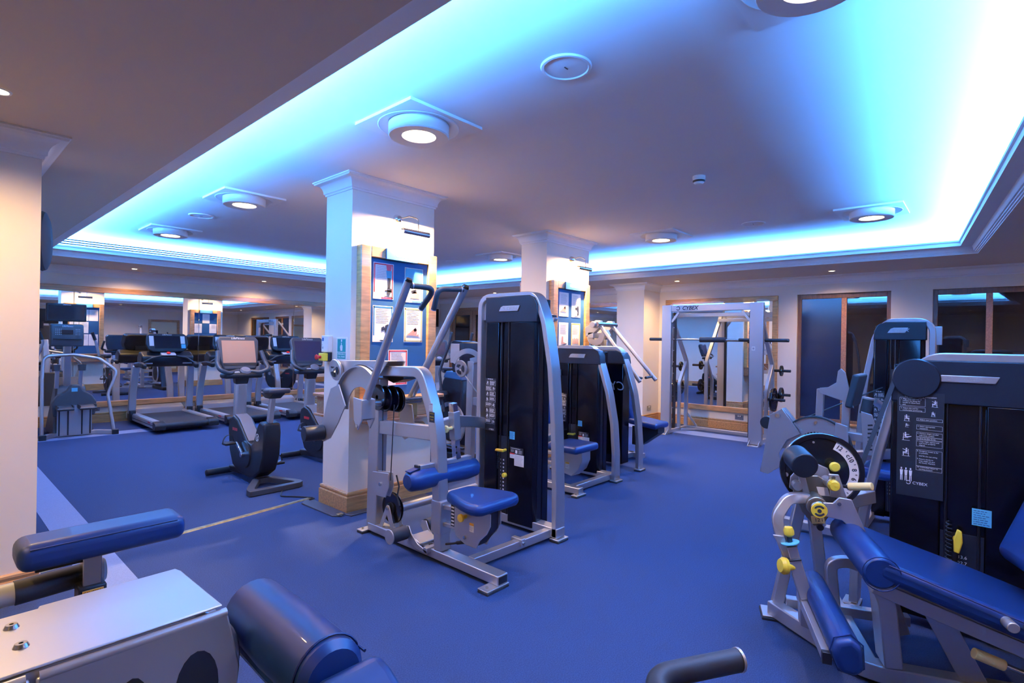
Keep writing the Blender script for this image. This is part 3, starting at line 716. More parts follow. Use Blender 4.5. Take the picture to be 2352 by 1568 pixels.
# ================================================================ weight machines
SIL = 'silver'
def foot(t, x, y, dx=0.10, dy=0.07):
    obj('foot_plate', MB().box((x - dx / 2, y - dy / 2, 0.0), (x + dx / 2, y + dy / 2, 0.016)), 'rubber', t, 0.004)
    obj('foot_plate', MB().box((x - dx / 2, y - dy / 2, 0.016), (x + dx / 2, y + dy / 2, 0.026)), SIL, t, 0.003)
    obj('bolt', MB().cyl((x - dx * 0.3, y, 0.026), (x - dx * 0.3, y, 0.034), 0.010, n=8), 'bolt', t)
def badge(t, x, yc, zc, wd, h, txt=None):
    """slanted silver name plate facing -X, reading towards -Y"""
    o = obj('name_plate', MB().slab([(x, yc + wd / 2, zc - h / 2), (x, yc - wd / 2 + h * 0.45, zc - h / 2), (x, yc - wd / 2, zc + h / 2), (x, yc + wd / 2 - h * 1.0, zc + h / 2), (x, yc + wd / 2 - h * 0.5, zc + h * 0.3)], (-1, 0, 0), 0.008), 'silver_plate', t, 0.003)
    if txt:
        text('lettering', txt, h * 0.78, (x - 0.0085, yc - wd * 0.12, zc), (0, -1, 0), (0, 0, 1), 'light_plastic', o, ext=0.002, shear=0.25, bold=h * 0.02, sx=1.05)
        obj('logo_swirl', MB().arcplate((0, yc + wd * 0.24, zc), 'x', h * 0.22, h * 0.30, 0.3, 2 * PI - 0.3, x - 0.0105, x - 0.008, 20), 'light_plastic', o)
    return o
def decal(t, x, y, z, wd, h, rects, m1, m2, name='sticker'):
    """sticker on a face towards -X; y is its +Y (left) edge, z its foot"""
    s = obj(name, quads([(0, 0, wd, h)], (x, y, z), (0, -1, 0), (0, 0, 1), 0.0012), m1, t)
    if rects: obj('print', quads(rects, (x - 0.0014, y, z), (0, -1, 0), (0, 0, 1), 0.0005), m2, s)
    return s
def figure(u, v, s, k=0):
    """little seated person on a machine, as flat polygons round (u, v), size s"""
    m = -1 if k % 2 else 1; P = []
    def q(*pts): P.append([(u + m * x * s, v + y * s) for x, y in pts][::m])
    q(*[(-0.12 + 0.16 * math.cos(a), 0.78 + 0.16 * math.sin(a)) for a in [PI / 4 * i for i in range(8)]])
    q((-0.30, 0.55), (0.02, 0.58), (0.06, 0.0), (-0.26, -0.02))
    q((-0.20, 0.02), (-0.20, -0.20), (0.55, -0.16), (0.55, 0.04))
    if k % 3: q((0.40, -0.16), (0.55, -0.16), (0.50, -0.80), (0.36, -0.80))
    else: q((0.50, 0.04), (0.55, -0.16), (1.00, 0.02), (0.98, 0.14))
    q((0.0, 0.48), (0.02, 0.36), (0.60, 0.40 + 0.2 * (k % 2)), (0.60, 0.50 + 0.2 * (k % 2)))
    q((-0.60, -0.28), (0.40, -0.28), (0.40, -0.36), (-0.60, -0.36)); q((-0.55, -0.36), (-0.45, -0.36), (-0.45, -0.90), (-0.55, -0.90)); q((-0.52, 0.70), (-0.42, 0.70), (-0.40, -0.28), (-0.50, -0.28))
    q((-0.75, -0.88), (0.70, -0.88), (0.70, -0.95), (-0.75, -0.95))
    return P
def chart(t, x, y, z, wd, h, seed):
    """black instruction chart: white figures left, ruled text boxes right"""
    R = random.Random(seed); n = 8
    s = obj('instruction_chart', quads([(0, 0, wd, h)], (x, y, z), (0, -1, 0), (0, 0, 1), 0.0015), 'black', t)
    rr = textlines(wd * 0.22, wd * 0.80, [h * 0.985], h * 0.012, seed); pol = []
    lw = wd * 0.008
    for i in range(n):
        zc = h * (0.91 - i * 0.105)
        left = (i % 3 != 1)
        a, b = (wd * 0.42, wd * 0.96) if left else (wd * 0.06, wd * 0.62)
        rr += textlines(a + wd * 0.03, b - wd * 0.02, [zc + h * 0.026, zc + h * 0.009, zc - h * 0.009, zc - h * 0.026][:R.choice((3, 4))], h * 0.0085, seed + i)
        rr += [(a, zc - h * 0.043, b, zc - h * 0.043 + lw), (a, zc + h * 0.042, b, zc + h * 0.042 + lw), (a, zc - h * 0.043, a + lw, zc + h * 0.042), (b, zc - h * 0.043, b + lw, zc + h * 0.042)]
        fx = wd * (0.2 if left else 0.8)
        pol += figure(fx, zc, h * 0.040, seed + i)
    obj('print', quads(rr, (x - 0.0017, y, z), (0, -1, 0), (0, 0, 1), 0.0004), 'white_print', s)
    obj('figure', poly2(pol, (x - 0.0017, y, z), (0, -1, 0), (0, 0, 1), 0.0004), 'white_print', s)
    text('lettering', 'CYBEX', wd * 0.15, (x - 0.0017, y - wd * 0.62, z + h * 0.025), (0, -1, 0), (0, 0, 1), 'white_print', s, ext=0.0003, shear=0.25)
    return s
def pin(t, x, y, z):
    """yellow selector pin with knob"""
    obj('selector_pin', MB().cyl((x, y, z), (x - 0.045, y + 0.005, z - 0.004), 0.011, n=12).slab([(x - 0.04, y + 0.075, z - 0.012), (x - 0.04, y - 0.018, z - 0.010), (x - 0.04, y - 0.018, z + 0.012), (x - 0.04, y + 0.065, z + 0.008)], (-1, 0, 0), 0.022), 'yellow', t, 0.006)
def tower(t, x, y0, y1, straight, curve, ztop, shroud, dx=0.11, fw=0.045, cap=0.2, mir=1, name=None, chart_seed=1, chart_at=None, detail=True, r=0.12, plate=None):
    """weight tower whose black face looks towards -X. straight: y of the upright leg; curve: (y,z) points of the bowed leg from the top corner down"""
    path = [(x + dx / 2, straight, 0.03), (x + dx / 2, straight, ztop - fw / 2), (x + dx / 2, curve[0][0], ztop - fw / 2)] + [(x + dx / 2, a, b) for a, b in curve[1:]]
    P = fillet(path, [r, r] + [0.6] * (len(path) - 4), 6)
    obj('arch_frame', MB().rect(P, fw, dx, (1, 0, 0)), SIL, t, 0.006)
    foot(t, x + dx / 2, straight, dx + 0.01, 0.08); foot(t, x + dx / 2 - 0.005, curve[-1][0] - 0.012 * mir, dx + 0.02, 0.085)
    s0, s1, z0, z1 = shroud                      # s0 < s1 in y
    zc = z1 - cap
    wdt = s1 - s0; g0, g1 = s0 + wdt * 0.50, s0 + wdt * 0.73     # slot between the panels (in y)
    b = obj('shroud', MB().prism([(x + 0.10, s0 + 0.02), (x + 0.02, s0 + 0.005), (x - 0.005, s0 + 0.035), (x - 0.012, g0), (x + 0.015, g0), (x + 0.015, g1), (x - 0.012, g1), (x - 0.010, s1 - 0.01), (x, s1), (x + 0.10, s1)], 'z', z0, zc), 'shroud', t, 0.005)
    b2 = obj('shroud_rear', MB().box((x + 0.10, s0 + 0.015, z0), (x + 0.17, s1, z1 - 0.03)), 'shroud', t, 0.004)
    obj('weight_stack', MB().box((x + 0.004, g0 + 0.004, z0 + 0.05), (x + 0.014, g1 - 0.004, z0 + (zc - z0) * 0.42)), 'black', t)
    obj('guide_rod', MB().cyl((x + 0.004, g0 + 0.025, z0 + 0.05), (x + 0.004, g0 + 0.025, zc), 0.007, n=8), 'rod_dark', t)
    obj('guide_rod', MB().cyl((x + 0.004, g1 - 0.025, z0 + 0.05), (x + 0.004, g1 - 0.025, zc), 0.007, n=8), 'rod_dark', t)
    # cap follows the arch corner on the curved side
    cc = 0.075
    if mir > 0: poly = [(s1, zc - 0.002), (s0, zc - 0.002), (s0 + 0.005, z1 - cc), (s0 + 0.035, z1 - 0.02), (s0 + 0.085, z1), (s1, z1)]
    else: poly = [(s0, zc - 0.002), (s1, zc - 0.002), (s1 - 0.005, z1 - cc), (s1 - 0.035, z1 - 0.02), (s1 - 0.085, z1), (s0, z1)]
    obj('cap', MB().prism(poly, 'x', x - 0.014, x + 0.10), 'cap_dark', t, 0.006)
    badge(t, x - 0.014, *(plate or ((s0 + s1) / 2 + 0.01, zc + cap * 0.52, wdt * 0.40, 0.045)), 'CYBEX')
    far = s1 + 0.01 if mir > 0 else s0 - 0.10
    obj('gusset', MB().box((x + 0.03, min(far, far + 0.085), z1 - 0.19), (x + 0.036, max(far, far + 0.085), z1 - 0.04)), 'silver_plate', t, 0.003)
    if detail:
        cw = (s1 - g1) * 0.80; ch = chart_at or (z0 + (zc - z0) * 0.44, (zc - z0) * 0.27)
        chart(t, x - 0.0125, s1 - (s1 - g1) * 0.08, ch[0], cw, ch[1], chart_seed)
        lab = z0 + (zc - z0) * 0.415
        decal(t, x - 0.0125, g0 - 0.012, lab, 0.055, 0.062, textlines(0.004, 0.051, [0.052, 0.043, 0.034, 0.025, 0.016, 0.008], 0.003, 3), 'cyan_label', 'header_blue')
        decal(t, x - 0.0125, g0 - 0.020, lab - 0.115, 0.14, 0.055, textlines(0.01, 0.13, [0.045], 0.004, 4) + textlines(0.01, 0.045, [0.03, 0.02], 0.003, 5) + textlines(0.09, 0.13, [0.032, 0.022, 0.012], 0.003, 6) + [(0.056, 0.008, 0.078, 0.034)], 'black', 'white_print')
        decal(t, x - 0.0125, g0 - 0.018, lab - 0.150, 0.05, 0.032, textlines(0.004, 0.046, [0.02, 0.01], 0.003, 8), 'paper_label', 'ink_grey')
        decal(t, x - 0.0128, g0 - 0.018, lab - 0.118, 0.05, 0.010, None, 'red', 'ink')
        decal(t, x - 0.0125, g0 - 0.066, lab - 0.205, 0.10, 0.090, textlines(0.006, 0.094, [0.08 - 0.01 * i for i in range(8)], 0.003, 9), 'paper_label', 'ink_grey')
        pin(t, x - 0.004, g0 + 0.03, lab - 0.095)
        zz = lab - 0.19
        obj('weight_numbers', quads([q for i in range(9) for q in ((0.012, -i * 0.030, 0.030, 0.012 - i * 0.030), (0.052, -i * 0.030, 0.066, 0.012 - i * 0.030))], (x + 0.0035, g1 - 0.005, zz), (0, -1, 0), (0, 0, 1), 0.0006), 'white_print', t)
        obj('selector_knob', MB().cyl((x - 0.002, g0 + 0.035, zz - 0.11), (x - 0.032, g0 + 0.035, zz - 0.11), 0.019, n=16), 'yellow', t, 0.004)
        obj('coil_cord', MB().tube([(x - 0.006 + 0.008 * math.cos(i * 1.1), g1 - 0.012 + 0.008 * math.sin(i * 1.1), lab - 0.10 - i * 0.0028) for i in range(60)], 0.0022, 5), 'rubber', t)
def cushion(name, c, sz, t, rz=0.0, ry=0.0, rx=0.0, bev=0.035, seg=4, material='vinyl'):
    """upholstered block centred at c"""
    m = MB().box((-sz[0] / 2, -sz[1] / 2, -sz[2] / 2), (sz[0] / 2, sz[1] / 2, sz[2] / 2))
    M = Matrix.Translation(Vector(c)) @ Matrix.Rotation(rz, 4, 'Z') @ Matrix.Rotation(ry, 4, 'Y') @ Matrix.Rotation(rx, 4, 'X')
    m.v = [tuple(M @ Vector(v)) for v in m.v]
    return obj(name, m, material, t, bev, seg)
def caution(t, x, y, z, wd=0.032, h=0.05):
    s = decal(t, x, y, z, wd, h, textlines(0.003, wd - 0.003, [h * 0.55, h * 0.42, h * 0.3, h * 0.18], h * 0.05, 2), 'paper_label', 'ink_grey', 'caution_label')
    obj('header', quads([(0, h * 0.72, wd, h)], (x - 0.0016, y, z), (0, -1, 0), (0, 0, 1), 0.0004), 'orange_print', s)

# ---------------------------------------------------------------- central lat machine
t = thing('lat_machine', 'silver lat pulldown machine with two raised arms in the centre', 'weight machine', (2.6, 2.85, 0))
obj('base_beam', MB().bar((2.385, 3.56, 0.055), (2.385, 2.175, 0.055), 0.09, 0.06), SIL, t, 0.006)
obj('beam_cap', MB().bar((2.385, 2.176, 0.055), (2.385, 2.172, 0.055), 0.072, 0.042), 'black', t)
foot(t, 2.37, 3.60, 0.15, 0.075); foot(t, 2.34, 2.21, 0.19, 0.085)
obj('cross_beam', MB().bar((2.43, 2.50, 0.055), (3.22, 2.47, 0.055), 0.06, 0.06), SIL, t, 0.005)
obj('cross_beam', MB().box((3.20, 2.38, 0.03), (3.30, 3.27, 0.10)), SIL, t, 0.005)
obj('clamp', MB().box((2.86, 2.435, 0.05), (2.90, 2.535, 0.10)), SIL, t, 0.004)
obj('bolt', MB().cyl((2.88, 2.435, 0.07), (2.88, 2.425, 0.07), 0.012, n=10), 'bolt', t)
# rear post, top tube and sloping front post as one bent tube
obj('rear_post', MB().bar((2.385, 3.52, 0.08), (2.385, 3.50, 1.20), 0.085, 0.125, (0, 1, 0)), SIL, t, 0.006)
P = fillet([(2.385, 3.55, 1.255), (2.385, 2.965, 1.275), (2.385, 2.80, 0.92), (2.385, 2.735, 0.085)], [0.11, 0.9], 7)
obj('front_post', MB().rect(P, 0.075, 0.085, (1, 0, 0)), SIL, t, 0.007)
obj('cross_rail', MB().bar((2.385, 3.46, 0.83), (2.385, 2.83, 0.86), 0.06, 0.10), SIL, t, 0.005)
obj('link_arm', MB().rect([(2.43, 2.84, 0.90), (2.62, 2.87, 0.915), (2.90, 2.98, 0.87), (3.22, 3.19, 0.80)], 0.055, 0.085), SIL, t, 0.006)
obj('round_tie', MB().cyl((2.44, 3.33, 0.215), (3.22, 3.25, 0.25), 0.032, n=18), SIL, t)
decal(t, 2.341, 2.842, 1.02, 0.04, 0.05, textlines(0.004, 0.036, [0.03, 0.02, 0.01], 0.003, 1) + [(0.003, 0.038, 0.037, 0.047)], 'paper_label', 'ink_grey')
s = decal(t, 2.341, 2.838, 0.94, 0.055, 0.07, [(0.006, 0.058, 0.049, 0.061)], 'black', 'yellow')
text('lettering', 'Shoulder', 0.012, (2.3395, 2.8105, 0.978), (0, -1, 0), (0, 0, 1), 'yellow', s, ext=0.0003)
text('lettering', 'Height', 0.012, (2.3395, 2.8105, 0.960), (0, -1, 0), (0, 0, 1), 'yellow', s, ext=0.0003)
# big cam plate with curved cable guard
cy, cz = 3.56, 0.965
cam_ = obj('cam_plate', MB().arcplate((0, cy, cz), 'x', 0.17, 0.325, -0.10, 2.25, 2.255, 2.263, 30), 'silver_plate', t)
obj('cam_rim', MB().arcplate((0, cy, cz), 'x', 0.318, 0.332, 0.10, 2.2, 2.225, 2.295, 30), 'silver_plate', cam_)
obj('cable', MB().tube([(2.26, cy + 0.336 * math.cos(a), cz + 0.336 * math.sin(a)) for a in [0.15 + 1.9 * i / 20 for i in range(21)]], 0.005, 6), 'rubber', cam_)
obj('top_plate', MB().prism([(3.96, 1.315), (3.44, 1.335), (3.28, 1.335), (3.36, 1.245), (3.70, 1.265), (3.90, 1.225), (3.96, 1.235)], 'x', 2.30, 2.308), 'silver_plate', t)
obj('top_plate', MB().prism([(3.96, 1.315), (3.44, 1.335), (3.28, 1.335), (3.36, 1.245), (3.70, 1.265), (3.90, 1.225), (3.96, 1.235)], 'x', 2.46, 2.468), 'silver_plate', t)
obj('top_cover', MB().bar((2.384, 3.96, 1.317), (2.384, 3.30, 1.337), 0.168, 0.006), 'silver_plate', t, 0.002)
w_ = obj('guide_pulley', MB().lathe([(0.02, -0.012), (0.085, -0.012), (0.088, -0.006), (0.078, 0.0), (0.088, 0.006), (0.085, 0.012), (0.02, 0.012)], (2.28, 3.955, 1.245), (1, 0, 0.15), 28, True), SIL, t)
obj('pulley_spokes', MB().arcplate((0, 3.955, 1.245), 'x', 0.022, 0.060, 0.3, 1.7, 2.264, 2.268, 8).arcplate((0, 3.955, 1.245), 'x', 0.022, 0.060, 2.4, 3.8, 2.264, 2.268, 8).arcplate((0, 3.955, 1.245), 'x', 0.022, 0.060, 4.5, 5.9, 2.264, 2.268, 8), 'black', w_)
obj('pulley_bolt', MB().cyl((2.26, 3.955, 1.245), (2.25, 3.955, 1.245), 0.014, n=10), 'bolt', w_)
# counterweight arm curling down at the back
cw_ = obj('counterweight_arm', MB().prism([(3.80, 1.14), (3.70, 0.98), (3.76, 0.90), (3.80, 0.84), (3.92, 0.70), (4.02, 0.66), (4.09, 0.68), (4.10, 0.75), (4.02, 0.86), (3.98, 0.98), (3.92, 1.10)], 'x', 2.215, 2.225), 'silver_plate', t, 0.002)
obj('counterweight', MB().cyl((2.215, 4.03, 0.735), (2.06, 4.05, 0.735), 0.062, n=24), 'dark_plastic', cw_, 0.005)
c2 = obj('counterweight_arm', MB().prism([(3.42, 1.00), (3.30, 1.00), (3.27, 0.86), (3.30, 0.76), (3.38, 0.72), (3.46, 0.76), (3.45, 0.90)], 'x', 2.545, 2.555), 'silver_plate', t, 0.002)
obj('counterweight', MB().cyl((2.555, 3.37, 0.795), (2.70, 3.36, 0.795), 0.06, n=24), 'dark_plastic', c2, 0.005)
for x_, y_, z_ in ((2.33, 3.43, 1.06), (2.37, 3.40, 1.05), (2.42, 3.38, 1.05), (2.46, 3.37, 1.04)):
    obj('cam_pulley', MB().lathe([(0.018, -0.010), (0.094, -0.010), (0.098, -0.004), (0.088, 0.0), (0.098, 0.004), (0.094, 0.010), (0.018, 0.010)], (x_, y_, z_), (1, 0, 0), 28, True), 'black_gloss', t)
obj('pivot_shaft', MB().cyl((2.10, 3.36, 1.03), (2.72, 3.42, 1.02), 0.028, n=16), 'steel', t)
obj('bump_stop', MB().prism([(3.50, 1.285), (3.27, 1.27), (3.27, 1.20), (3.40, 1.165), (3.54, 1.20)], 'x', 2.44, 2.56), 'black', t, 0.006)
obj('bump_stop_bracket', MB().box((2.45, 3.25, 1.245), (2.55, 3.30, 1.285)), 'brass', t, 0.004)
# the two arms
for xb, yb, zb, xt, hx, hp in ((2.15, 3.335, 1.02, 2.15, 2.315, [(2.165, 2.838, 1.855), (2.33, 2.785, 1.850), (2.315, 2.915, 1.715)]), (2.66, 3.50, 0.98, 2.66, 2.49, [(2.645, 2.845, 1.870), (2.475, 2.925, 1.865), (2.485, 2.985, 1.72)])):
    a = obj('arm', MB().cyl((xb, yb, zb), (xt, 2.842, 1.885), 0.0275, n=20), SIL, t)
    d = (Vector((xt, 2.842, 1.885)) - Vector((xb, yb, zb))).normalized()
    obj('arm_cap', MB().cyl(Vector((xt, 2.842, 1.885)), Vector((xt, 2.842, 1.885)) + d * 0.016, 0.029, 0.022, n=20), 'black_gloss', a)
    obj('handgrip', MB().tube(fillet(hp, 0.055, 6), 0.0195, 14), 'foam', a)
    e = Vector(hp[2]); dd = (e - Vector(hp[1])).normalized()
    obj('grip_end', MB().cyl(e, e + dd * 0.006, 0.0205, n=14), 'silver_plate', a)
    e = Vector(hp[0]); dd = (Vector(hp[1]) - e).normalized()
    obj('grip_collar', MB().cyl(e + dd * 0.01, e + dd * 0.018, 0.022, n=14), 'silver_plate', a)
    p = Vector((xb, yb, zb))
    obj('arm_yoke', MB().slab([p + Vector((-0.055, 0.06, 0.06)), p + Vector((-0.055, -0.05, 0.05)), p + Vector((-0.055, -0.05, -0.10)), p + Vector((-0.055, 0.0, -0.17)), p + Vector((-0.055, 0.05, -0.10))], (1, 0, 0), 0.012)
        .slab([p + Vector((0.045, 0.06, 0.06)), p + Vector((0.045, -0.05, 0.05)), p + Vector((0.045, -0.05, -0.10)), p + Vector((0.045, 0.0, -0.17)), p + Vector((0.045, 0.05, -0.10))], (1, 0, 0), 0.012)
        .box(p + Vector((-0.055, -0.055, -0.09)), p + Vector((0.057, -0.045, 0.05))), SIL if xb < 2.4 else 'brass', a, 0.004)
    obj('pivot_barrel', MB().cyl(p + Vector((-0.04, 0.0, -0.07)), p + Vector((0.045, 0.0, -0.07)), 0.036, n=18), 'steel' if xb < 2.4 else 'brass', a)
    obj('bolt', MB().cyl(p + Vector((-0.056, 0.0, -0.14)), p + Vector((-0.064, 0.0, -0.14)), 0.013, n=10), 'bolt', a)
obj('front_cable', MB().cyl((2.34, 3.24, 1.02), (2.34, 3.27, 0.46), 0.004, n=6), 'rubber', t)
obj('front_cable', MB().cyl((2.36, 3.41, 1.02), (2.36, 3.40, 0.46), 0.004, n=6), 'rubber', t)
pb = obj('pulley_block', MB().prism([(3.46, 0.50), (3.26, 0.52), (3.25, 0.42), (3.29, 0.335), (3.40, 0.33), (3.46, 0.38)], 'x', 2.31, 2.318).prism([(3.46, 0.50), (3.26, 0.52), (3.25, 0.42), (3.29, 0.335), (3.40, 0.33), (3.46, 0.38)], 'x', 2.35, 2.358), SIL, t, 0.003)
obj('bolt', MB().cyl((2.31, 3.35, 0.425), (2.298, 3.35, 0.425), 0.014, n=12), 'bolt', pb)
obj('hook', MB().tube([(2.37, 3.24, 0.50), (2.38, 3.22, 0.42), (2.38, 3.24, 0.34), (2.38, 3.21, 0.28)], 0.006, 6), 'rubber', pb)
lp = obj('base_pulley', MB().lathe([(0.03, -0.016), (0.112, -0.016), (0.116, -0.006), (0.100, 0.0), (0.116, 0.006), (0.112, 0.016), (0.03, 0.016)], (2.40, 3.32, 0.235), (1, 0, 0), 32, True), 'black_gloss', t)
obj('pulley_hub', MB().cyl((2.37, 3.32, 0.235), (2.43, 3.32, 0.235), 0.045, n=18), 'dark_plastic', lp)
for xx in (2.355, 2.435):
    obj('pulley_bracket', MB().prism([(3.43, 0.085), (3.39, 0.085), (3.335, 0.19), (3.275, 0.085), (3.235, 0.085), (3.295, 0.24), (3.31, 0.262), (3.335, 0.262), (3.35, 0.24)], 'x', xx, xx + 0.007), 'silver_plate', t, 0.002)
obj('bolt', MB().cyl((2.355, 3.322, 0.24), (2.345, 3.322, 0.24), 0.012, n=10), 'bolt', t)
# ankle rollers on their cradle
cr = obj('roller_cradle', MB().prism([(3.05, 0.19), (3.00, 0.20), (2.97, 0.15), (2.90, 0.10), (2.80, 0.075), (2.80, 0.055), (2.92, 0.06), (3.02, 0.11), (3.06, 0.15)], 'x', 2.305, 2.313).prism([(3.05, 0.19), (3.00, 0.20), (2.97, 0.15), (2.90, 0.10), (2.80, 0.075), (2.80, 0.055), (2.92, 0.06), (3.02, 0.11), (3.06, 0.15)], 'x', 2.457, 2.465).box((2.305, 2.80, 0.06), (2.465, 2.84, 0.095)).bar((2.385, 2.98, 0.135), (2.385, 2.88, 0.10), 0.15, 0.012), SIL, t, 0.003)
for x0_, x1_ in ((2.295, 2.165), (2.475, 2.60)):
    obj('foam_roller', MB().cyl((x0_, 3.02, 0.155), (x1_, 3.02, 0.155), 0.048, n=20), 'foam', cr, 0.004)
    obj('roller_cap', MB().cyl((x1_, 3.02, 0.155), (x1_ + (-0.010 if x1_ < 2.3 else 0.010), 3.02, 0.155), 0.050, n=20), 'silver_plate', cr, 0.002)
# knee roll and its sleeve
kr = obj('knee_pad', MB().lathe([(0.001, -0.315), (0.045, -0.312), (0.066, -0.29), (0.074, -0.20), (0.068, -0.05), (0.068, 0.05), (0.074, 0.2), (0.066, 0.29), (0.045, 0.312), (0.001, 0.315)], (2.445, 2.80, 0.575), (1, 0, 0), 24), 'vinyl', t)
obj('pad_rail', MB().bar((2.22, 2.80, 0.655), (2.69, 2.80, 0.655), 0.045, 0.03), SIL, kr, 0.003)
obj('rail_cap', MB().box((2.205, 2.776, 0.637), (2.222, 2.824, 0.673)), 'black', kr, 0.003)
obj('pad_flap', MB().bar((2.135, 2.80, 0.640), (2.22, 2.80, 0.655), 0.05, 0.006), 'vinyl_seam', kr)
obj('adjuster_sleeve', MB().bar((2.53, 2.80, 1.00), (2.55, 2.80, 0.80), 0.06, 0.06, (0, 1, 0)), 'silver_plate', t, 0.004)
obj('adjuster_tube', MB().bar((2.52, 2.80, 1.06), (2.565, 2.80, 0.66), 0.045, 0.045, (0, 1, 0)), 'chrome', t, 0.003)
obj('adjuster_holes', MB().cyl((2.52, 2.7765, 0.92), (2.52, 2.776, 0.92), 0.009, n=12).cyl((2.537, 2.7765, 0.75), (2.537, 2.776, 0.75), 0.008, n=10).cyl((2.540, 2.7765, 0.71), (2.540, 2.776, 0.71), 0.008, n=10), 'black', t)
kn = obj('adjuster_knob', MB().lathe([(0.001, 0.075), (0.022, 0.073), (0.026, 0.060), (0.016, 0.048), (0.010, 0.030), (0.012, 0.0)], (2.51, 2.80, 0.885), (-1, -0.2, 0), 18), 'cream_yellow', t)
# seat on parallel links
for z_ in (0.40, 0.285): obj('seat_link', MB().bar((2.385, 2.74, z_ - 0.02), (2.385, 2.50, z_), 0.05, 0.028), SIL, t, 0.004)
obj('link_bracket', MB().box((2.335, 2.70, 0.20), (2.435, 2.80, 0.42)), SIL, t, 0.006)
sp = obj('seat_carrier', MB().prism([(2.59, 0.455), (2.60, 0.36), (2.55, 0.24), (2.46, 0.205), (2.36, 0.205), (2.33, 0.26), (2.27, 0.315), (2.24, 0.37), (2.24, 0.445), (2.40, 0.45)], 'x', 2.335, 2.343).prism([(2.59, 0.455), (2.60, 0.36), (2.55, 0.24), (2.46, 0.205), (2.36, 0.205), (2.33, 0.26), (2.27, 0.315), (2.24, 0.37), (2.24, 0.445), (2.40, 0.45)], 'x', 2.427, 2.435), 'silver_plate', t, 0.003)
obj('carrier_inner', MB().prism([(2.56, 0.44), (2.54, 0.25), (2.36, 0.22), (2.26, 0.34), (2.26, 0.44)], 'x', 2.343, 2.427), 'black', sp)
obj('height_scale', quads([(-0.012, i * 0.022, 0.014, i * 0.022 + 0.010) for i in range(6)], (2.3345, 2.580, 0.30), (0, -1, 0), (0, 0, 1)), 'white_print', sp)
obj('scale_back', quads([(-0.016, -0.008, 0.018, 0.135)], (2.3349, 2.580, 0.30), (0, -1, 0), (0, 0, 1), 0.0004), 'black', sp)
caution(sp, 2.3345, 2.42, 0.30, 0.038, 0.055)
obj('seat_knob', MB().lathe([(0.001, 0.055), (0.024, 0.052), (0.026, 0.040), (0.014, 0.028), (0.012, 0.0)], (2.335, 2.455, 0.385), (-1, 0, 0), 18), 'yellow', sp)
obj('bolt', MB().cyl((2.335, 2.46, 0.25), (2.325, 2.46, 0.25), 0.012, n=10), 'bolt', sp)
# seat: broad at the back (front of machine), narrow between the knees
n = 20; v = []; sh = [(-0.5, 0.085), (-0.42, 0.12), (-0.2, 0.15), (0.05, 0.185), (0.3, 0.205), (0.45, 0.19), (0.5, 0.15)]
m = MB(); top = []; 
plan = [(2.40 + hw, 2.41 - s * 0.40) for s, hw in sh] + [(2.40 - hw, 2.41 - s * 0.40) for s, hw in reversed(sh)]
st = obj('seat', MB().prism(plan, 'z', 0.455, 0.525), 'vinyl', t, 0.028, 4)
obj('gas_strut', MB().cyl((2.37, 2.68, 0.14), (2.37, 2.56, 0.18), 0.007, n=10), 'rubber', t)
obj('gas_strut', MB().cyl((2.37, 2.57, 0.178), (2.37, 2.46, 0.215), 0.012, n=10), 'rubber', t)
obj('rubber_stop', MB().box((2.37, 2.83, 0.085), (2.40, 2.86, 0.095)), 'rubber', t, 0.003)
tower(t, 3.20, 0, 0, 3.235, [(2.635, 0), (2.545, 1.66), (2.475, 1.30), (2.435, 0.85), (2.415, 0.40), (2.41, 0.03)], 1.895, (2.59, 3.15, 0.05, 1.865), cap=0.21, chart_seed=11)
# ---------------------------------------------------------------- second machine behind the centre (seat, back pad, tower)
t = thing('chest_press', 'black tower machine with an empty blue seat behind the central one', 'weight machine', (4.6, 3.2, 0))
tower(t, 5.00, 0, 0, 3.80, [(3.285, 0), (3.185, 1.28), (3.075, 0.95), (3.01, 0.62), (2.985, 0.30), (2.985, 0.03)], 1.465, (3.16, 3.74, 0.06, 1.43), cap=0.17, chart_seed=21, r=0.10)
obj('base_beam', MB().bar((4.32, 4.55, 0.055), (4.32, 2.93, 0.055), 0.08, 0.06), SIL, t, 0.005); foot(t, 4.31, 2.95, 0.16, 0.07); foot(t, 4.31, 4.55, 0.16, 0.07)
obj('cross_beam', MB().bar((4.35, 3.05, 0.055), (5.03, 3.05, 0.055), 0.07, 0.06), SIL, t, 0.005)
obj('cross_beam', MB().box((5.0, 3.0, 0.03), (5.09, 3.80, 0.09)), SIL, t, 0.005)
obj('rear_post', MB().bar((4.32, 4.50, 0.08), (4.32, 4.47, 1.26), 0.075, 0.10, (0, 1, 0)), SIL, t, 0.005)
obj('top_tube', MB().rect(fillet([(4.32, 4.48, 1.26), (4.32, 4.00, 1.36), (4.32, 3.55, 1.05), (4.32, 3.42, 0.09)], [0.10, 0.20], 6), 0.07, 0.07, (1, 0, 0)), SIL, t, 0.005)
obj('cross_rail', MB().bar((4.32, 4.45, 0.80), (4.32, 3.50, 0.82), 0.05, 0.09), SIL, t, 0.005)
for z_ in (1.12, 0.74, 0.42): obj('tie_bar', MB().bar((4.34, 3.52, z_), (5.02, 3.72, z_ + 0.03), 0.05, 0.07), SIL, t, 0.004)
pw = obj('guide_pulley', MB().lathe([(0.02, -0.012), (0.095, -0.012), (0.10, -0.005), (0.088, 0.0), (0.10, 0.005), (0.095, 0.012), (0.02, 0.012)], (4.26, 4.60, 1.17), (1, 0, 0.1), 28, True), SIL, t)
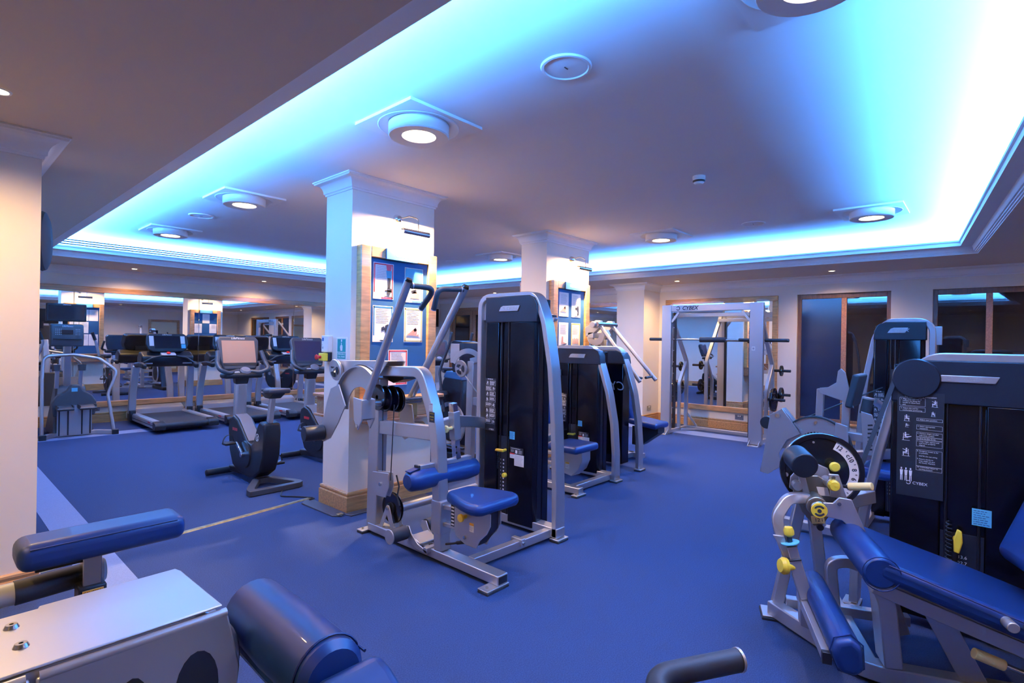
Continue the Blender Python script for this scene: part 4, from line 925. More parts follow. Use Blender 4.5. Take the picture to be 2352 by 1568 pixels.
obj('pulley_spokes', MB().arcplate((0, 4.60, 1.17), 'x', 0.028, 0.068, 0.3, 1.7, 4.243, 4.247, 8).arcplate((0, 4.60, 1.17), 'x', 0.028, 0.068, 2.4, 3.8, 4.243, 4.247, 8).arcplate((0, 4.60, 1.17), 'x', 0.028, 0.068, 4.5, 5.9, 4.243, 4.247, 8), 'black', pw)
obj('cam_plate', MB().arcplate((0, 4.45, 1.10), 'x', 0.25, 0.31, 0.5, 2.4, 4.22, 4.228, 16), 'silver_plate', t)
obj('cable', MB().cyl((4.27, 4.55, 1.10), (4.30, 4.05, 0.62), 0.006, n=6), 'light_plastic', t)
obj('press_arm', MB().cyl((4.46, 3.72, 1.15), (4.50, 3.50, 1.76), 0.024, n=16), SIL, t)
obj('arm_bracket', MB().prism([(3.56, 1.80), (3.46, 1.795), (3.40, 1.75), (3.41, 1.72), (3.52, 1.70)], 'x', 4.47, 4.53), SIL, t, 0.004)
obj('arm_cap', MB().box((4.465, 3.42, 1.755), (4.535, 3.50, 1.785)), 'black', t, 0.004)
cushion('back_pad', (4.33, 3.33, 0.86), (0.26, 0.09, 0.38), t, rx=-0.18, bev=0.035)
cushion('seat', (4.33, 3.04, 0.475), (0.40, 0.36, 0.075), t, bev=0.032)
sp = obj('seat_carrier', MB().prism([(3.22, 0.445), (3.22, 0.32), (3.12, 0.22), (3.00, 0.20), (2.92, 0.27), (2.88, 0.36), (2.88, 0.445)], 'x', 4.25, 4.40), SIL, t, 0.006)
caution(sp, 4.2495, 3.07, 0.27, 0.045, 0.06)
obj('seat_knob', MB().lathe([(0.001, 0.055), (0.026, 0.052), (0.028, 0.040), (0.014, 0.028), (0.012, 0.0)], (4.25, 3.13, 0.385), (-1, 0, 0), 18), 'cream_yellow', sp)
for z_ in (0.37, 0.27): obj('seat_link', MB().bar((4.32, 3.42, z_), (4.32, 3.18, z_ + 0.01), 0.05, 0.03), SIL, t, 0.004)

# ---------------------------------------------------------------- third machine: tower seen from behind, bench and long press arms
t = thing('shoulder_press', 'machine with a long slanted press arm and a black tower seen from behind', 'weight machine', (6.1, 3.3, 0))
x = 5.70
P = fillet([(x, 3.80, 0.03), (x, 3.80, 1.435), (x, 3.335, 1.435), (x, 3.235, 1.25), (x, 3.13, 0.92), (x, 3.075, 0.60), (x, 3.05, 0.30), (x, 3.05, 0.03)], [0.1, 0.1, 0.6, 0.6, 0.6, 0.6], 6)
obj('arch_frame', MB().rect(P, 0.045, 0.11, (1, 0, 0)), SIL, t, 0.006)
foot(t, x, 3.80, 0.12, 0.08); foot(t, x - 0.005, 3.04, 0.13, 0.085)
obj('shroud', MB().prism([(x - 0.06, 3.25), (x + 0.10, 3.25), (x + 0.10, 3.76), (x - 0.06, 3.76), (x - 0.075, 3.66), (x - 0.075, 3.30)], 'z', 0.05, 1.25), 'shroud_clear', t, 0.006)
obj('cap', MB().prism([(3.76, 1.25), (3.23, 1.25), (3.245, 1.33), (3.28, 1.385), (3.34, 1.405), (3.76, 1.405)], 'x', x - 0.07, x + 0.10), 'cap_dark', t, 0.006)
text('lettering', 'CYBEX', 0.15, (x - 0.0765, 3.44, 0.98), (0, 1, 0), (0, 0, 1), 'light_plastic', t, ext=0.0004, shear=0.25)
chart_ = obj('instruction_chart', quads([(0, 0, 0.13, 0.42)], (x + 0.10, 3.30, 0.66), (0, 1, 0), (0, 0, 1), 0.002), 'black', t)
obj('print', quads(textlines(0.02, 0.115, [0.40 - 0.022 * i for i in range(17)], 0.007, 3), (x + 0.1025, 3.30, 0.66), (0, 1, 0), (0, 0, 1)), 'white_print', chart_)
obj('sticker', quads([(0, 0, 0.06, 0.07)], (x + 0.10, 3.52, 0.62), (0, 1, 0), (0, 0, 1), 0.002), 'cyan_label', t)
obj('base_beam', MB().bar((5.75, 3.46, 0.055), (6.30, 3.46, 0.055), 0.08, 0.06), SIL, t, 0.005)
obj('base_beam', MB().bar((6.25, 3.28, 0.055), (6.25, 3.98, 0.055), 0.08, 0.06), SIL, t, 0.005); foot(t, 6.25, 3.97, 0.16, 0.08)
obj('rear_post', MB().bar((6.34, 3.93, 0.08), (6.34, 3.93, 1.60), 0.08, 0.09, (0, 1, 0)), SIL, t, 0.006)
obj('pad_post', MB().bar((6.22, 3.78, 0.09), (6.22, 3.55, 1.05), 0.07, 0.06, (0, 1, 0)), SIL, t, 0.005)
hd = [(4.10, 1.70), (3.93, 1.80), (3.86, 1.795), (3.84, 1.72), (3.95, 1.63), (4.08, 1.58)]
for xx in (6.07, 6.38): obj('head_beam', MB().prism(hd, 'x', xx, xx + 0.07), 'silver_plate', t, 0.006)
obj('head_cross', MB().cyl((6.02, 3.87, 1.745), (6.50, 3.87, 1.745), 0.030, n=16), 'steel', t)
obj('head_cross', MB().box((6.07, 3.96, 1.56), (6.45, 4.05, 1.64)), SIL, t, 0.006)
for xx in (6.15, 6.33): obj('cam_plate', MB().arcplate((0, 3.98, 1.60), 'x', 0.06, 0.14, PI * 0.9, PI * 2.1, xx, xx + 0.01, 20), 'silver_plate', t)
obj('counterweight', MB().cyl((6.06, 3.93, 1.74), (5.99, 3.93, 1.74), 0.042, n=16), SIL, t, 0.004)
obj('lever_bracket', MB().prism([(3.92, 1.66), (3.84, 1.68), (3.80, 1.60), (3.86, 1.54), (3.93, 1.58)], 'x', 6.20, 6.26), 'silver_plate', t, 0.004)
for xx, xe in ((6.11, 6.03), (6.42, 6.46)):
    a = obj('press_arm', MB().cyl((xx, 3.87, 1.72), (xe, 3.235, 1.02), 0.026, n=16), SIL, t)
    obj('handgrip', MB().cyl((xe, 3.28, 1.07), (xe - 0.16 if xx > 6.2 else xe + 0.16, 3.30, 1.055), 0.017, n=12), 'foam', a)
cushion('back_pad', (6.22, 3.50, 0.86), (0.26, 0.09, 0.72), t, rx=-0.28, bev=0.035)
cushion('seat', (6.24, 3.22, 0.49), (0.36, 0.40, 0.075), t, rx=0.10, bev=0.032)
obj('seat_carrier', MB().prism([(3.40, 0.44), (3.40, 0.20), (3.28, 0.20), (3.04, 0.38), (3.04, 0.45)], 'x', 6.15, 6.33), 'dark_plastic', t, 0.006)
obj('seat_post', MB().bar((6.24, 3.34, 0.09), (6.24, 3.34, 0.26), 0.08, 0.08, (0, 1, 0)), SIL, t)

# ---------------------------------------------------------------- leg extension (its seat is turned 23 degrees from its tower)
PH = math.radians(23); O = Vector((2.9, 0.45, 0))
t = thing('leg_extension', 'large leg extension machine with a blue seat at the right edge', 'weight machine', tuple(O))
before = set(S.objects)
tower(t, 3.60, 0, 0, -0.62, [(0.235, 0), (0.375, 1.26), (0.455, 0.90), (0.52, 0.55), (0.555, 0.25), (0.56, 0.03)], 1.475, (-0.40, 0.395, 0.06, 1.435), cap=0.225, mir=-1, chart_seed=31, detail=False, r=0.13, plate=(0.083, 1.342, 0.262, 0.036))
X = 3.585
for o in [o for o in t.children if o.name.startswith('name_plate') or o.name.startswith('cap')]: pass
obj('cable_cover', MB().lathe([(0.001, 0.020), (0.100, 0.020), (0.106, 0.012), (0.106, 0.0)], (X + 0.002, 0.285, 1.335), (-1, 0, 0), 36), 'cap_dark', t)
obj('cable_slot', quads([(0.0, -0.05, 0.022, 0.05)], (X + 0.0005, 0.395, 1.33), (0, -1, 0), (0, 0, 1)), 'black', t)
obj('strap', MB().bar((X - 0.004, 0.372, 1.345), (X - 0.10, 0.545, 0.74), 0.004, 0.022, (0, 1, 0)), 'rubber', t)
c_ = obj('instruction_chart', quads([(0, 0, 0.20, 0.56)], (3.5865, 0.365, 0.70), (0, -1, 0), (0, 0, 1), 0.0015), 'black', t)
TX = 3.5847
def ln(s, yy, zz, sz=0.0088, al='LEFT'): text('lettering', s, sz, (TX, yy, zz), (0, -1, 0), (0, 0, 1), 'white_print', c_, ext=0.0003, align=al)
ln('Cybex Eagle Leg Extension', 0.265, 1.237, 0.0125, 'CENTER')
bx = []
def frame_(y0_, y1_, z0_, z1_):
    lw = 0.0009; a, b = 0.365 - y0_, 0.365 - y1_
    c, d = z0_ - 0.70, z1_ - 0.70
    bx.extend([(a, c, b, c + lw), (a, d, b, d + lw), (a, c, a + lw, d), (b, c, b + lw, d)])
for k, (s_, yy, zz) in enumerate([('1. Align knee with axis of', .350, 1.222), ('rotation by lifting this', .342, 1.212), ('handle to adjust back', .342, 1.202), ('pad.', .342, 1.192), ('2. Adjust shin pad for', .350, 1.172), ('comfortable positioning.', .342, 1.162),
        ('3. Adjust start position.', .276, 1.116), ('4. Select appropriate', .276, 1.080), ('resistance.', .268, 1.070), ('5. Position thighs parallel', .276, 1.042), ('with knee surface.', .268, 1.032), ('6. Grip handles firmly.', .276, 1.016), ('7. Keep thighs against pad', .276, 1.000), ('and knees properly', .268, .990), ('aligned.', .268, .980),
        ('8. Straighten knees as far', .276, .948), ('as possible.', .268, .938), ('NOTE: Do not swing', .268, .922), ('9. Return slowly to', .276, .906), ('keep thighs on pad', .268, .896), ('the knees. Maintain', .268, .886), ('10. Controlled return to', .276, .862), ('starting position.', .268, .852)]): ln(s_, yy, zz)
for f_ in ((.355, .245, 1.186, 1.229), (.355, .245, 1.156, 1.179), (.280, .172, 1.109, 1.123), (.280, .172, 1.063, 1.087), (.280, .172, 1.024, 1.049), (.280, .172, 1.010, 1.022), (.280, .172, .973, 1.007), (.280, .172, .868, .955), (.280, .172, .845, .866)): frame_(*f_)
obj('print', quads(bx, (TX - 0.0002, 0.365, 0.70), (0, -1, 0), (0, 0, 1), 0.0003), 'white_print', c_)
R_ = random.Random(5); pol = []
for (fy, fz, s_) in ((.205, 1.205, .030), (.210, 1.150, .022), (.322, 1.120, .030), (.322, 1.080, .018), (.325, 1.020, .038), (.325, .935, .038)):
    pol += figure(.365 - fy, fz - .70, s_ * 0.62, int(fz * 1000))
for k in range(3):
    u = .022 + k * .020
    pol += [[(u - .003, .140), (u + .003, .140), (u + .003, .150), (u - .003, .150)], [(u - .007, .137), (u + .007, .137), (u + .005, .108), (u - .005, .108)], [(u - .005, .107), (u - .001, .107), (u - .002, .080), (u - .005, .080)], [(u + .001, .107), (u + .005, .107), (u + .005, .080), (u + .002, .080)]]
obj('figure', poly2(pol, (TX - 0.0002, 0.365, 0.70), (0, -1, 0), (0, 0, 1), 0.0003), 'white_print', c_)
ln('CYBEX', 0.262, 0.772, 0.021, 'CENTER')
obj('logo_swirl', MB().arcplate((0, 0.312, 0.773), 'x', 0.0075, 0.0105, 0.4, 2 * PI - 0.4, TX - 0.0004, TX, 18), 'white_print', c_)
decal(t, 3.5875, 0.050, 0.605, 0.075, 0.085, textlines(0.006, 0.069, [0.075 - 0.011 * i for i in range(7)], 0.004, 3), 'cyan_label', 'header_blue')
obj('selector_pin', MB().lathe([(0.001, 0.03), (0.016, 0.026), (0.019, 0.012), (0.012, 0.0)], (3.592, 0.105, 0.52), (-1, 0, 0), 18), 'yellow', t)
obj('selector_handle', MB().slab([(3.575, 0.118, 0.455), (3.575, 0.096, 0.450), (3.575, 0.083, 0.51), (3.575, 0.087, 0.565), (3.575, 0.106, 0.575), (3.575, 0.120, 0.52)], (-1, 0, 0), 0.018), 'yellow', t, 0.005)
obj('coil_cord', MB().tube([(3.585 + 0.012 * math.cos(i * 1.1), 0.140 + 0.012 * math.sin(i * 1.1), 0.60 - i * 0.0035) for i in range(70)], 0.003, 5), 'rubber', t)
for s_, zz in (('13.6', 0.425), ('22.7', 0.395), ('90', 0.16)): text('weight_number', s_, 0.022, (3.5965, 0.085, zz), (0, -1, 0), (0, 0, 1), 'white_print', t, ext=0.0003)
for o in set(S.objects) - before:
    if o.parent == t: o.rotation_euler.z = -PH
t.rotation_euler.z = PH
ORG[t.name] = Vector((0, 0, 0))
# -- from here local: x across (away from the viewer), y towards the knees, z up
ti = math.radians(18.5)
def sl(a, u, dz=0.0): return (a, u * math.cos(ti) - dz * math.sin(ti), 0.592 + u * math.sin(ti) + dz * math.cos(ti))
sh = [(0.26, 0.0), (0.27, -0.25), (0.30, -0.55), (0.28, -0.80), (-0.30, -0.80), (-0.33, -0.55), (-0.32, -0.25), (-0.31, 0.0)]
m = MB(); n = len(sh)
m.add([sl(a, u, -0.035) for a, u in sh] + [sl(a, u, 0.045) for a, u in sh], [tuple(range(n)), tuple(range(2 * n - 1, n - 1, -1))] + [(i, n + i, n + (i + 1) % n, (i + 1) % n) for i in range(n)])
st = obj('seat', m, 'vinyl', t, 0.03, 4)
obj('knee_bolster', MB().lathe([(0.001, -0.285), (0.055, -0.283), (0.066, -0.27), (0.068, 0.0), (0.066, 0.27), (0.055, 0.283), (0.001, 0.285)], (-0.025, -0.02, 0.578), (1, 0, 0), 26), 'vinyl', st)
obj('seam', MB().tube([(-0.31, -0.02 + 0.0685 * math.cos(a), 0.578 + 0.0685 * math.sin(a)) for a in [0.2 + 2 * PI * i / 24 for i in range(25)]], 0.0025, 5), 'vinyl_seam', st)
obj('seam', MB().tube([sl(-0.325, -0.03, 0.042), sl(-0.335, -0.25, 0.042), sl(-0.345, -0.55, 0.042)], 0.003, 5), 'vinyl_seam', st)
obj('seat_stud', MB().cyl(sl(-0.32, -0.44, 0.015), sl(-0.375, -0.44, 0.015), 0.020, n=18), 'silver_plate', st, 0.003)
cushion('back_pad', (0.02, -0.80, 0.83), (0.50, 0.11, 0.66), t, rx=0.38, bev=0.05, seg=5)
obj('seat_pan', MB().bar(sl(-0.02, -0.02, -0.055), sl(-0.02, -0.78, -0.055), 0.40, 0.03), 'brown_steel', t, 0.004)
obj('seat_rail', MB().bar(sl(-0.20, -0.05, -0.09), sl(-0.20, -0.80, -0.09), 0.05, 0.06), 'silver', t, 0.004)
# posts and base
obj('front_post', MB().rect(fillet([(-0.05, -0.02, 0.53), (-0.05, -0.10, 0.40), (-0.05, -0.13, 0.10)], 0.2, 5), 0.07, 0.13, (1, 0, 0)), 'silver', t, 0.006)
obj('post_gusset', MB().prism([(-0.08, 0.50), (-0.20, 0.47), (-0.15, 0.40)], 'x', -0.06, -0.04), 'silver', t)
obj('diagonal_brace', MB().bar((-0.12, -0.24, 0.45), (-0.06, -0.44, 0.07), 0.012, 0.09, (0, 1, 0.4)), 'silver', t, 0.003)
obj('diagonal_brace', MB().bar((-0.10, -0.28, 0.44), (-0.10, -0.95, 0.20), 0.012, 0.075), 'silver', t, 0.003)
P = fillet([(0.42, 0.28, 0.055), (0.16, 0.10, 0.055), (-0.06, -0.02, 0.055), (-0.06, -1.1, 0.055)], [0.25, 0.22], 8)
obj('base_beam', MB().rect(P, 0.075, 0.075), 'silver', t, 0.006)
obj('bolt', MB().cyl((-0.10, -0.34, 0.06), (-0.11, -0.34, 0.06), 0.014, n=10), 'bolt', t)
obj('base_beam', MB().bar((-0.06, -0.06, 0.055), (0.62, -0.06, 0.055), 0.06, 0.07), 'silver', t, 0.005)
obj('foot_plate', MB().box((0.36, 0.24, 0.0), (0.50, 0.34, 0.016)), 'rubber', t, 0.004)
obj('foot_plate', MB().box((0.365, 0.245, 0.016), (0.495, 0.335, 0.024)), 'silver', t, 0.003)
# A-frame carrying the dial
obj('frame_leg', MB().bar((0.42, 0.26, 0.07), (0.42, 0.14, 0.70), 0.06, 0.055, (0, 1, 0)), 'silver', t, 0.005)
obj('frame_leg', MB().bar((0.42, 0.02, 0.07), (0.42, 0.10, 0.68), 0.06, 0.055, (0, 1, 0)), 'silver', t, 0.005)
obj('frame_leg', MB().rect(fillet([(0.30, 0.0, 0.07), (0.30, 0.03, 0.38), (0.30, -0.04, 0.40), (0.30, -0.20, 0.36), (0.32, -0.30, 0.07)], 0.07, 5), 0.05, 0.05, (1, 0, 0)), 'silver', t, 0.005)
obj('frame_rail', MB().bar((0.40, 0.22, 0.105), (0.40, -0.35, 0.105), 0.05, 0.05), 'silver', t, 0.004)
obj('frame_link', MB().bar((0.44, 0.05, 0.62), (0.66, -0.25, 0.66), 0.05, 0.07), 'silver', t, 0.004)
# dial disc with number scale
DC = (0.38, 0.060, 0.835)
d_ = obj('range_dial', MB().lathe([(0.02, 0.0), (0.170, 0.0), (0.176, 0.010), (0.198, 0.010), (0.200, 0.0), (0.200, -0.022), (0.02, -0.022)], DC, (-1, 0, 0), 48), 'black_gloss', t)
obj('scale_band', MB().arcplate((0, DC[1], DC[2]), 'x', 0.130, 0.172, 1.98, 3.95, DC[0] - 0.0035, DC[0] - 0.0005, 24), 'paper', d_)
for a, s_ in ((2.13, '12'), (2.36, "'"), (2.60, 'c10'), (2.84, "'"), (3.02, '8'), (3.18, "'"), (3.34, '6'), (3.50, "'"), (3.66, '04'), (3.85, "'")):
    text('number', s_, 0.031, (DC[0] - 0.0042, DC[1] + 0.151 * math.cos(a), DC[2] + 0.151 * math.sin(a)), (0, -math.sin(a), math.cos(a)), (0, math.cos(a), math.sin(a)), 'ink', d_, ext=0.0004, bold=0.0007)
obj('stop_hole', MB().cyl((DC[0] - 0.001, 0.20, 0.93), (DC[0] - 0.003, 0.20, 0.93), 0.006, n=10).cyl((DC[0] - 0.001, 0.23, 0.80), (DC[0] - 0.003, 0.23, 0.80), 0.012, n=12).cyl((DC[0] - 0.001, 0.10, 0.985), (DC[0] - 0.003, 0.10, 0.985), 0.006, n=10), 'silver_plate', d_)
obj('sticker', MB().arcplate((0, 0.06, 0.83), 'x', 0.052, 0.075, -0.75, 0.55, DC[0] - 0.0025, DC[0] - 0.0005, 10), 'paper', d_)
obj('inner_plate', MB().prism([(0.22, 0.74), (0.215, 0.80), (0.17, 0.86), (0.10, 0.885), (0.04, 0.86), (0.015, 0.80), (0.03, 0.72), (0.10, 0.66)], 'x', 0.335, 0.345), 'silver', t, 0.003)
def knob(name, c, r, L, ax, material='yellow', par=None):
    return obj(name, MB().lathe([(0.001, L), (r * 0.75, L * 0.98), (r, L * 0.80), (r * 0.95, L * 0.62), (r * 0.45, L * 0.5), (r * 0.4, 0.0)], c, ax, 20), material, par or t)
knob('pull_knob', (0.37, 0.010, 0.872), 0.026, 0.055, (-1, 0, 0))
knob('pull_knob', (0.25, 0.045, 0.808), 0.028, 0.09, (-1, 0, 0))
obj('knob_collar', MB().cyl((0.29, 0.06, 0.81), (0.20, 0.05, 0.81), 0.024, n=18), 'silver_plate', t, 0.002)
# hub, crank plates
hp_ = obj('hub_plate', MB().prism([(0.215, 0.735), (0.205, 0.79), (0.16, 0.83), (0.10, 0.835), (0.045, 0.80), (0.02, 0.74), (0.03, 0.66), (0.075, 0.585), (0.115, 0.575), (0.17, 0.64)], 'x', 0.255, 0.268), 'brown_steel', t, 0.004)
obj('hub', MB().cyl((0.255, 0.125, 0.705), (0.14, 0.125, 0.705), 0.048, n=26), 'brown_steel', hp_, 0.004)
obj('hub', MB().cyl((0.20, 0.125, 0.705), (0.10, 0.125, 0.705), 0.036, n=26), 'steel', hp_, 0.004)
obj('hub_cap', MB().cyl((0.10, 0.125, 0.70), (0.090, 0.125, 0.70), 0.036, n=28), 'yellow', hp_, 0.002)
obj('hub_arrows', MB().arcplate((0, 0.125, 0.70), 'x', 0.018, 0.026, 0.5, 2.5, 0.0885, 0.0900, 12).arcplate((0, 0.125, 0.70), 'x', 0.018, 0.026, 3.64, 5.64, 0.0885, 0.0900, 12).cyl((0.0895, 0.125, 0.70), (0.086, 0.125, 0.70), 0.009, n=12), 'ink', hp_)
obj('crank_plate', MB().prism([(0.13, 0.73), (0.12, 0.67), (0.02, 0.655), (-0.055, 0.585), (-0.085, 0.60), (-0.02, 0.76), (0.035, 0.765), (0.06, 0.735)], 'x', 0.125, 0.137), 'silver', hp_, 0.003)
obj('upper_plate', MB().prism([(0.065, 0.86), (0.02, 0.86), (-0.02, 0.74), (0.055, 0.745)], 'x', 0.20, 0.21), 'silver', hp_, 0.003)
obj('sticker', quads([(0, 0, 0.05, 0.045)], (0.254, 0.095, 0.735), (0, -1, 0), (0, 0.3, 1), 0.001), 'paper', hp_)
s_ = obj('scale_label', quads([(0, 0, 0.06, 0.04)], (0.254, 0.125, 0.585), (0, -1, 0.15), (0, 0.15, 1), 0.001), 'cream_yellow', hp_)
text('number', '12 i', 0.026, (0.2525, 0.095, 0.608), (0, -1, 0.15), (0, 0.15, 1), 'ink', s_, ext=0.0003)
obj('bolt', MB().cyl((0.254, 0.09, 0.575), (0.235, 0.09, 0.575), 0.016, n=14), 'black', hp_)
obj('bolt', MB().cyl((0.125, 0.035, 0.735), (0.115, 0.035, 0.735), 0.009, n=10), 'bolt', hp_)
obj('bolt', MB().cyl((0.20, 0.045, 0.845), (0.19, 0.045, 0.845), 0.009, n=10), 'bolt', hp_)
lv = obj('lever_rod', MB().cyl((0.24, 0.02, 0.795), (0.18, -0.03, 0.81), 0.009, n=10), 'black', t)
obj('lever_grip', MB().cyl((0.19, -0.022, 0.808), (0.13, -0.105, 0.832), 0.019, n=18), 'cream_yellow', lv, 0.003)
# counterweight ball on its stalk
cw = obj('counterweight', MB().cyl((0.26, 0.205, 0.925), (0.12, 0.185, 0.905), 0.062, n=28), 'dark_plastic', t, 0.005)
obj('counterweight_stalk', MB().bar((0.24, 0.19, 0.87), (0.24, 0.155, 0.74), 0.03, 0.028, (1, 0, 0)), 'silver', cw, 0.003)
obj('stalk_boss', MB().cyl((0.27, 0.20, 0.78), (0.21, 0.20, 0.78), 0.022, n=16), 'silver_plate', cw)
# swing arm down to the shin pad
P = fillet([(0.20, 0.16, 0.73), (0.14, 0.255, 0.735), (0.09, 0.315, 0.65), (0.07, 0.29, 0.54), (0.06, 0.245, 0.42)], [0.08, 0.09, 0.12], 6)
obj('swing_arm', MB().rect(P, 0.05, 0.045, (1, 0, 0)), 'silver', t, 0.005)
obj('arm_gusset', MB().prism([(0.335, 0.575), (0.285, 0.575), (0.235, 0.40)], 'x', 0.03, 0.045), 'silver_plate', t, 0.002)
sl_ = obj('pad_sleeve', MB().bar((0.03, 0.245, 0.475), (0.03, 0.190, 0.300), 0.062, 0.058, (0, 1, 0)), 'silver', t, 0.004)
obj('pad_tube', MB().bar((0.03, 0.255, 0.535), (0.03, 0.150, 0.155), 0.046, 0.044, (0, 1, 0)), 'silver_plate', t, 0.003)
obj('sleeve_lip', MB().bar((0.03, 0.248, 0.480), (0.03, 0.246, 0.472), 0.070, 0.064, (0, 1, 0)), 'black', t, 0.002)
knob('pop_pin', (0.03, 0.258, 0.53), 0.024, 0.095, (0, 0.12, 1))
obj('pin_disc', MB().cyl((0.03, 0.26, 0.548), (0.03, 0.261, 0.552), 0.042, n=24), 'cyan_label', t)
obj('pin_stem', MB().cyl((0.03, 0.258, 0.53), (0.03, 0.265, 0.58), 0.012, n=12), 'black', t)
k_ = knob('adjuster_knob', (0.02, 0.230, 0.438), 0.040, 0.085, (-0.35, 1, 0.1))
k_.scale = (1, 1, 1)
sp_ = obj('shin_pad', MB().prism([(0.195, 0.315), (0.180, 0.365), (0.125, 0.385), (0.085, 0.350), (0.080, 0.265), (0.115, 0.235), (0.165, 0.245)], 'x', -0.50, 0.18), 'vinyl', t, 0.022, 4)
obj('seam', MB().tube([(-0.47, 0.138 + dy, 0.310 + dz) for dy, dz in ((0.058, 0.005), (0.044, 0.056), (-0.012, 0.077), (-0.055, 0.042), (-0.06, -0.045), (-0.022, -0.077), (0.028, -0.067), (0.058, 0.005))], 0.003, 5), 'vinyl_seam', sp_)
obj('pad_rail', MB().bar((-0.43, 0.200, 0.270), (0.12, 0.200, 0.270), 0.030, 0.042), 'silver', t, 0.003)
obj('rail_cap', MB().bar((-0.455, 0.200, 0.270), (-0.43, 0.200, 0.270), 0.034, 0.046), 'black', t, 0.002)
obj('pad_bracket', MB().prism([(0.22, 0.28), (0.155, 0.15), (0.215, 0.17)], 'x', 0.0, 0.06), 'silver', t, 0.003)
gl = obj('seat_lever', MB().cyl((-0.22, -0.44, 0.258), (-0.22, -0.85, 0.14), 0.011, n=10), 'steel', t)
obj('lever_grip', MB().cyl((-0.22, -0.365, 0.280), (-0.22, -0.465, 0.250), 0.0215, n=18), 'cream_yellow', gl, 0.003)

# ---------------------------------------------------------------- leg curl behind it
t = thing('leg_curl', 'leg curl machine with a slotted half disc behind the leg extension', 'weight machine', (5.1, 0.8, 0))
tower(t, 5.50, 0, 0, 0.335, [(0.64, 0), (0.725, 1.60), (0.785, 1.25), (0.825, 0.85), (0.845, 0.40), (0.85, 0.03)], 1.745, (0.375, 0.735, 0.06, 1.715), cap=0.15, mir=-1, chart_seed=41, r=0.11)
X1 = 4.72
obj('slot_disc', MB().arcplate((0, 1.00, 0.70), 'x', 0.09, 0.245, -0.15, PI + 0.25, X1, X1 + 0.012, 32), 'silver_plate', t)
obj('disc_rim', MB().arcplate((0, 1.00, 0.70), 'x', 0.238, 0.25, -0.05, PI + 0.1, X1 - 0.02, X1 + 0.03, 32), 'rubber', t)
for i in range(11):
    a = 0.55 + i * 0.19
    obj('slot', MB().cyl((X1 - 0.001, 1.00 + 0.118 * math.cos(a), 0.70 + 0.118 * math.sin(a)), (X1 + 0.001, 1.00 + 0.118 * math.cos(a), 0.70 + 0.118 * math.sin(a)), 0.009, n=10), 'black', t)
obj('lever_plate', MB().prism([(1.40, 0.45), (1.33, 0.93), (1.24, 0.99), (1.10, 0.80), (1.20, 0.74), (1.26, 0.62), (1.24, 0.52), (1.34, 0.44)], 'x', X1 - 0.03, X1 - 0.015), 'silver_plate', t, 0.003)
obj('lever_edge', MB().bar((X1 + 0.02, 1.24, 0.99), (X1 + 0.02, 1.10, 0.82), 0.08, 0.012), 'silver_plate', t, 0.002)
obj('lever_roller', MB().cyl((X1 - 0.02, 1.36, 0.86), (X1 + 0.09, 1.36, 0.86), 0.05, n=16), 'dark_plastic', t)
obj('bolt', MB().cyl((X1 - 0.03, 1.27, 0.93), (X1 - 0.042, 1.27, 0.93), 0.018, n=14), 'bolt', t)
for yy, zz, rr in ((1.14, 0.62, 0.012), (1.0, 0.90, 0.012), (0.84, 0.86, 0.020)): obj('bolt', MB().cyl((X1, yy, zz), (X1 - 0.014, yy, zz), rr, n=12), 'bolt', t)
obj('side_plate', MB().prism([(0.86, 0.92), (0.78, 0.90), (0.76, 0.55), (0.88, 0.55)], 'x', X1 - 0.04, X1 - 0.025), 'silver_plate', t, 0.003)
obj('range_plate', MB().prism([(0.70, 1.02), (0.63, 1.00), (0.60, 0.90), (0.60, 0.70), (0.68, 0.70)], 'x', X1 - 0.02, X1 - 0.01), 'silver_plate', t, 0.003)
for i in range(7): obj('slot', MB().bar((X1 - 0.022, 0.655, 0.92 - i * 0.03), (X1 - 0.022, 0.625, 0.925 - i * 0.03), 0.002, 0.012), 'black', t)
obj('foam_roller', MB().cyl((X1 + 0.02, 0.68, 1.00), (X1 + 0.02, 0.66, 1.11), 0.036, n=18), 'foam', t)
obj('roller_cap', MB().cyl((X1 + 0.02, 0.66, 1.11), (X1 + 0.02, 0.658, 1.122), 0.040, n=18), 'silver_plate', t)
obj('frame_rail', MB().bar((X1 + 0.06, 1.10, 0.84), (X1 + 0.06, 0.55, 0.80), 0.06, 0.06), SIL, t, 0.004)
obj('frame_rail', MB().bar((X1 + 0.06, 0.80, 0.66), (X1 + 0.5, 0.50, 0.66), 0.06, 0.07), SIL, t, 0.004)
for yy in (1.02, 0.84): obj('pad_post', MB().bar((X1 + 0.10, yy, 0.08), (X1 + 0.10, yy - 0.03, 1.16), 0.05, 0.05, (0, 1, 0)), SIL, t, 0.004)
obj('pad_bracket', MB().prism([(0.99, 1.17), (0.99, 1.13), (0.83, 1.08), (0.755, 1.03), (0.765, 1.06), (0.815, 1.30), (0.845, 1.33), (0.865, 1.31), (0.875, 1.22), (0.93, 1.18)], 'x', X1 + 0.05, X1 + 0.065), 'silver_plate', t, 0.003)
cushion('thigh_pad', (X1 + 0.20, 0.765, 1.16), (0.36, 0.05, 0.26), t, rx=0.20, bev=0.015, material='foam')
obj('base_beam', MB().bar((X1 + 0.08, 1.25, 0.055), (X1 + 0.08, 0.30, 0.055), 0.08, 0.06), SIL, t, 0.004)
obj('base_beam', MB().bar((X1 + 0.08, 0.75, 0.055), (5.55, 0.75, 0.055), 0.08, 0.06), SIL, t, 0.004); foot(t, X1 + 0.08, 1.22, 0.14, 0.08)
obj('centre_post', MB().bar((X1 + 0.06, 0.98, 0.08), (X1 + 0.06, 1.0, 0.72), 0.07, 0.09, (0, 1, 0)), SIL, t, 0.004)
cushion('seat', (X1 + 0.25, 0.50, 0.55), (0.40, 0.45, 0.08), t, bev=0.03)
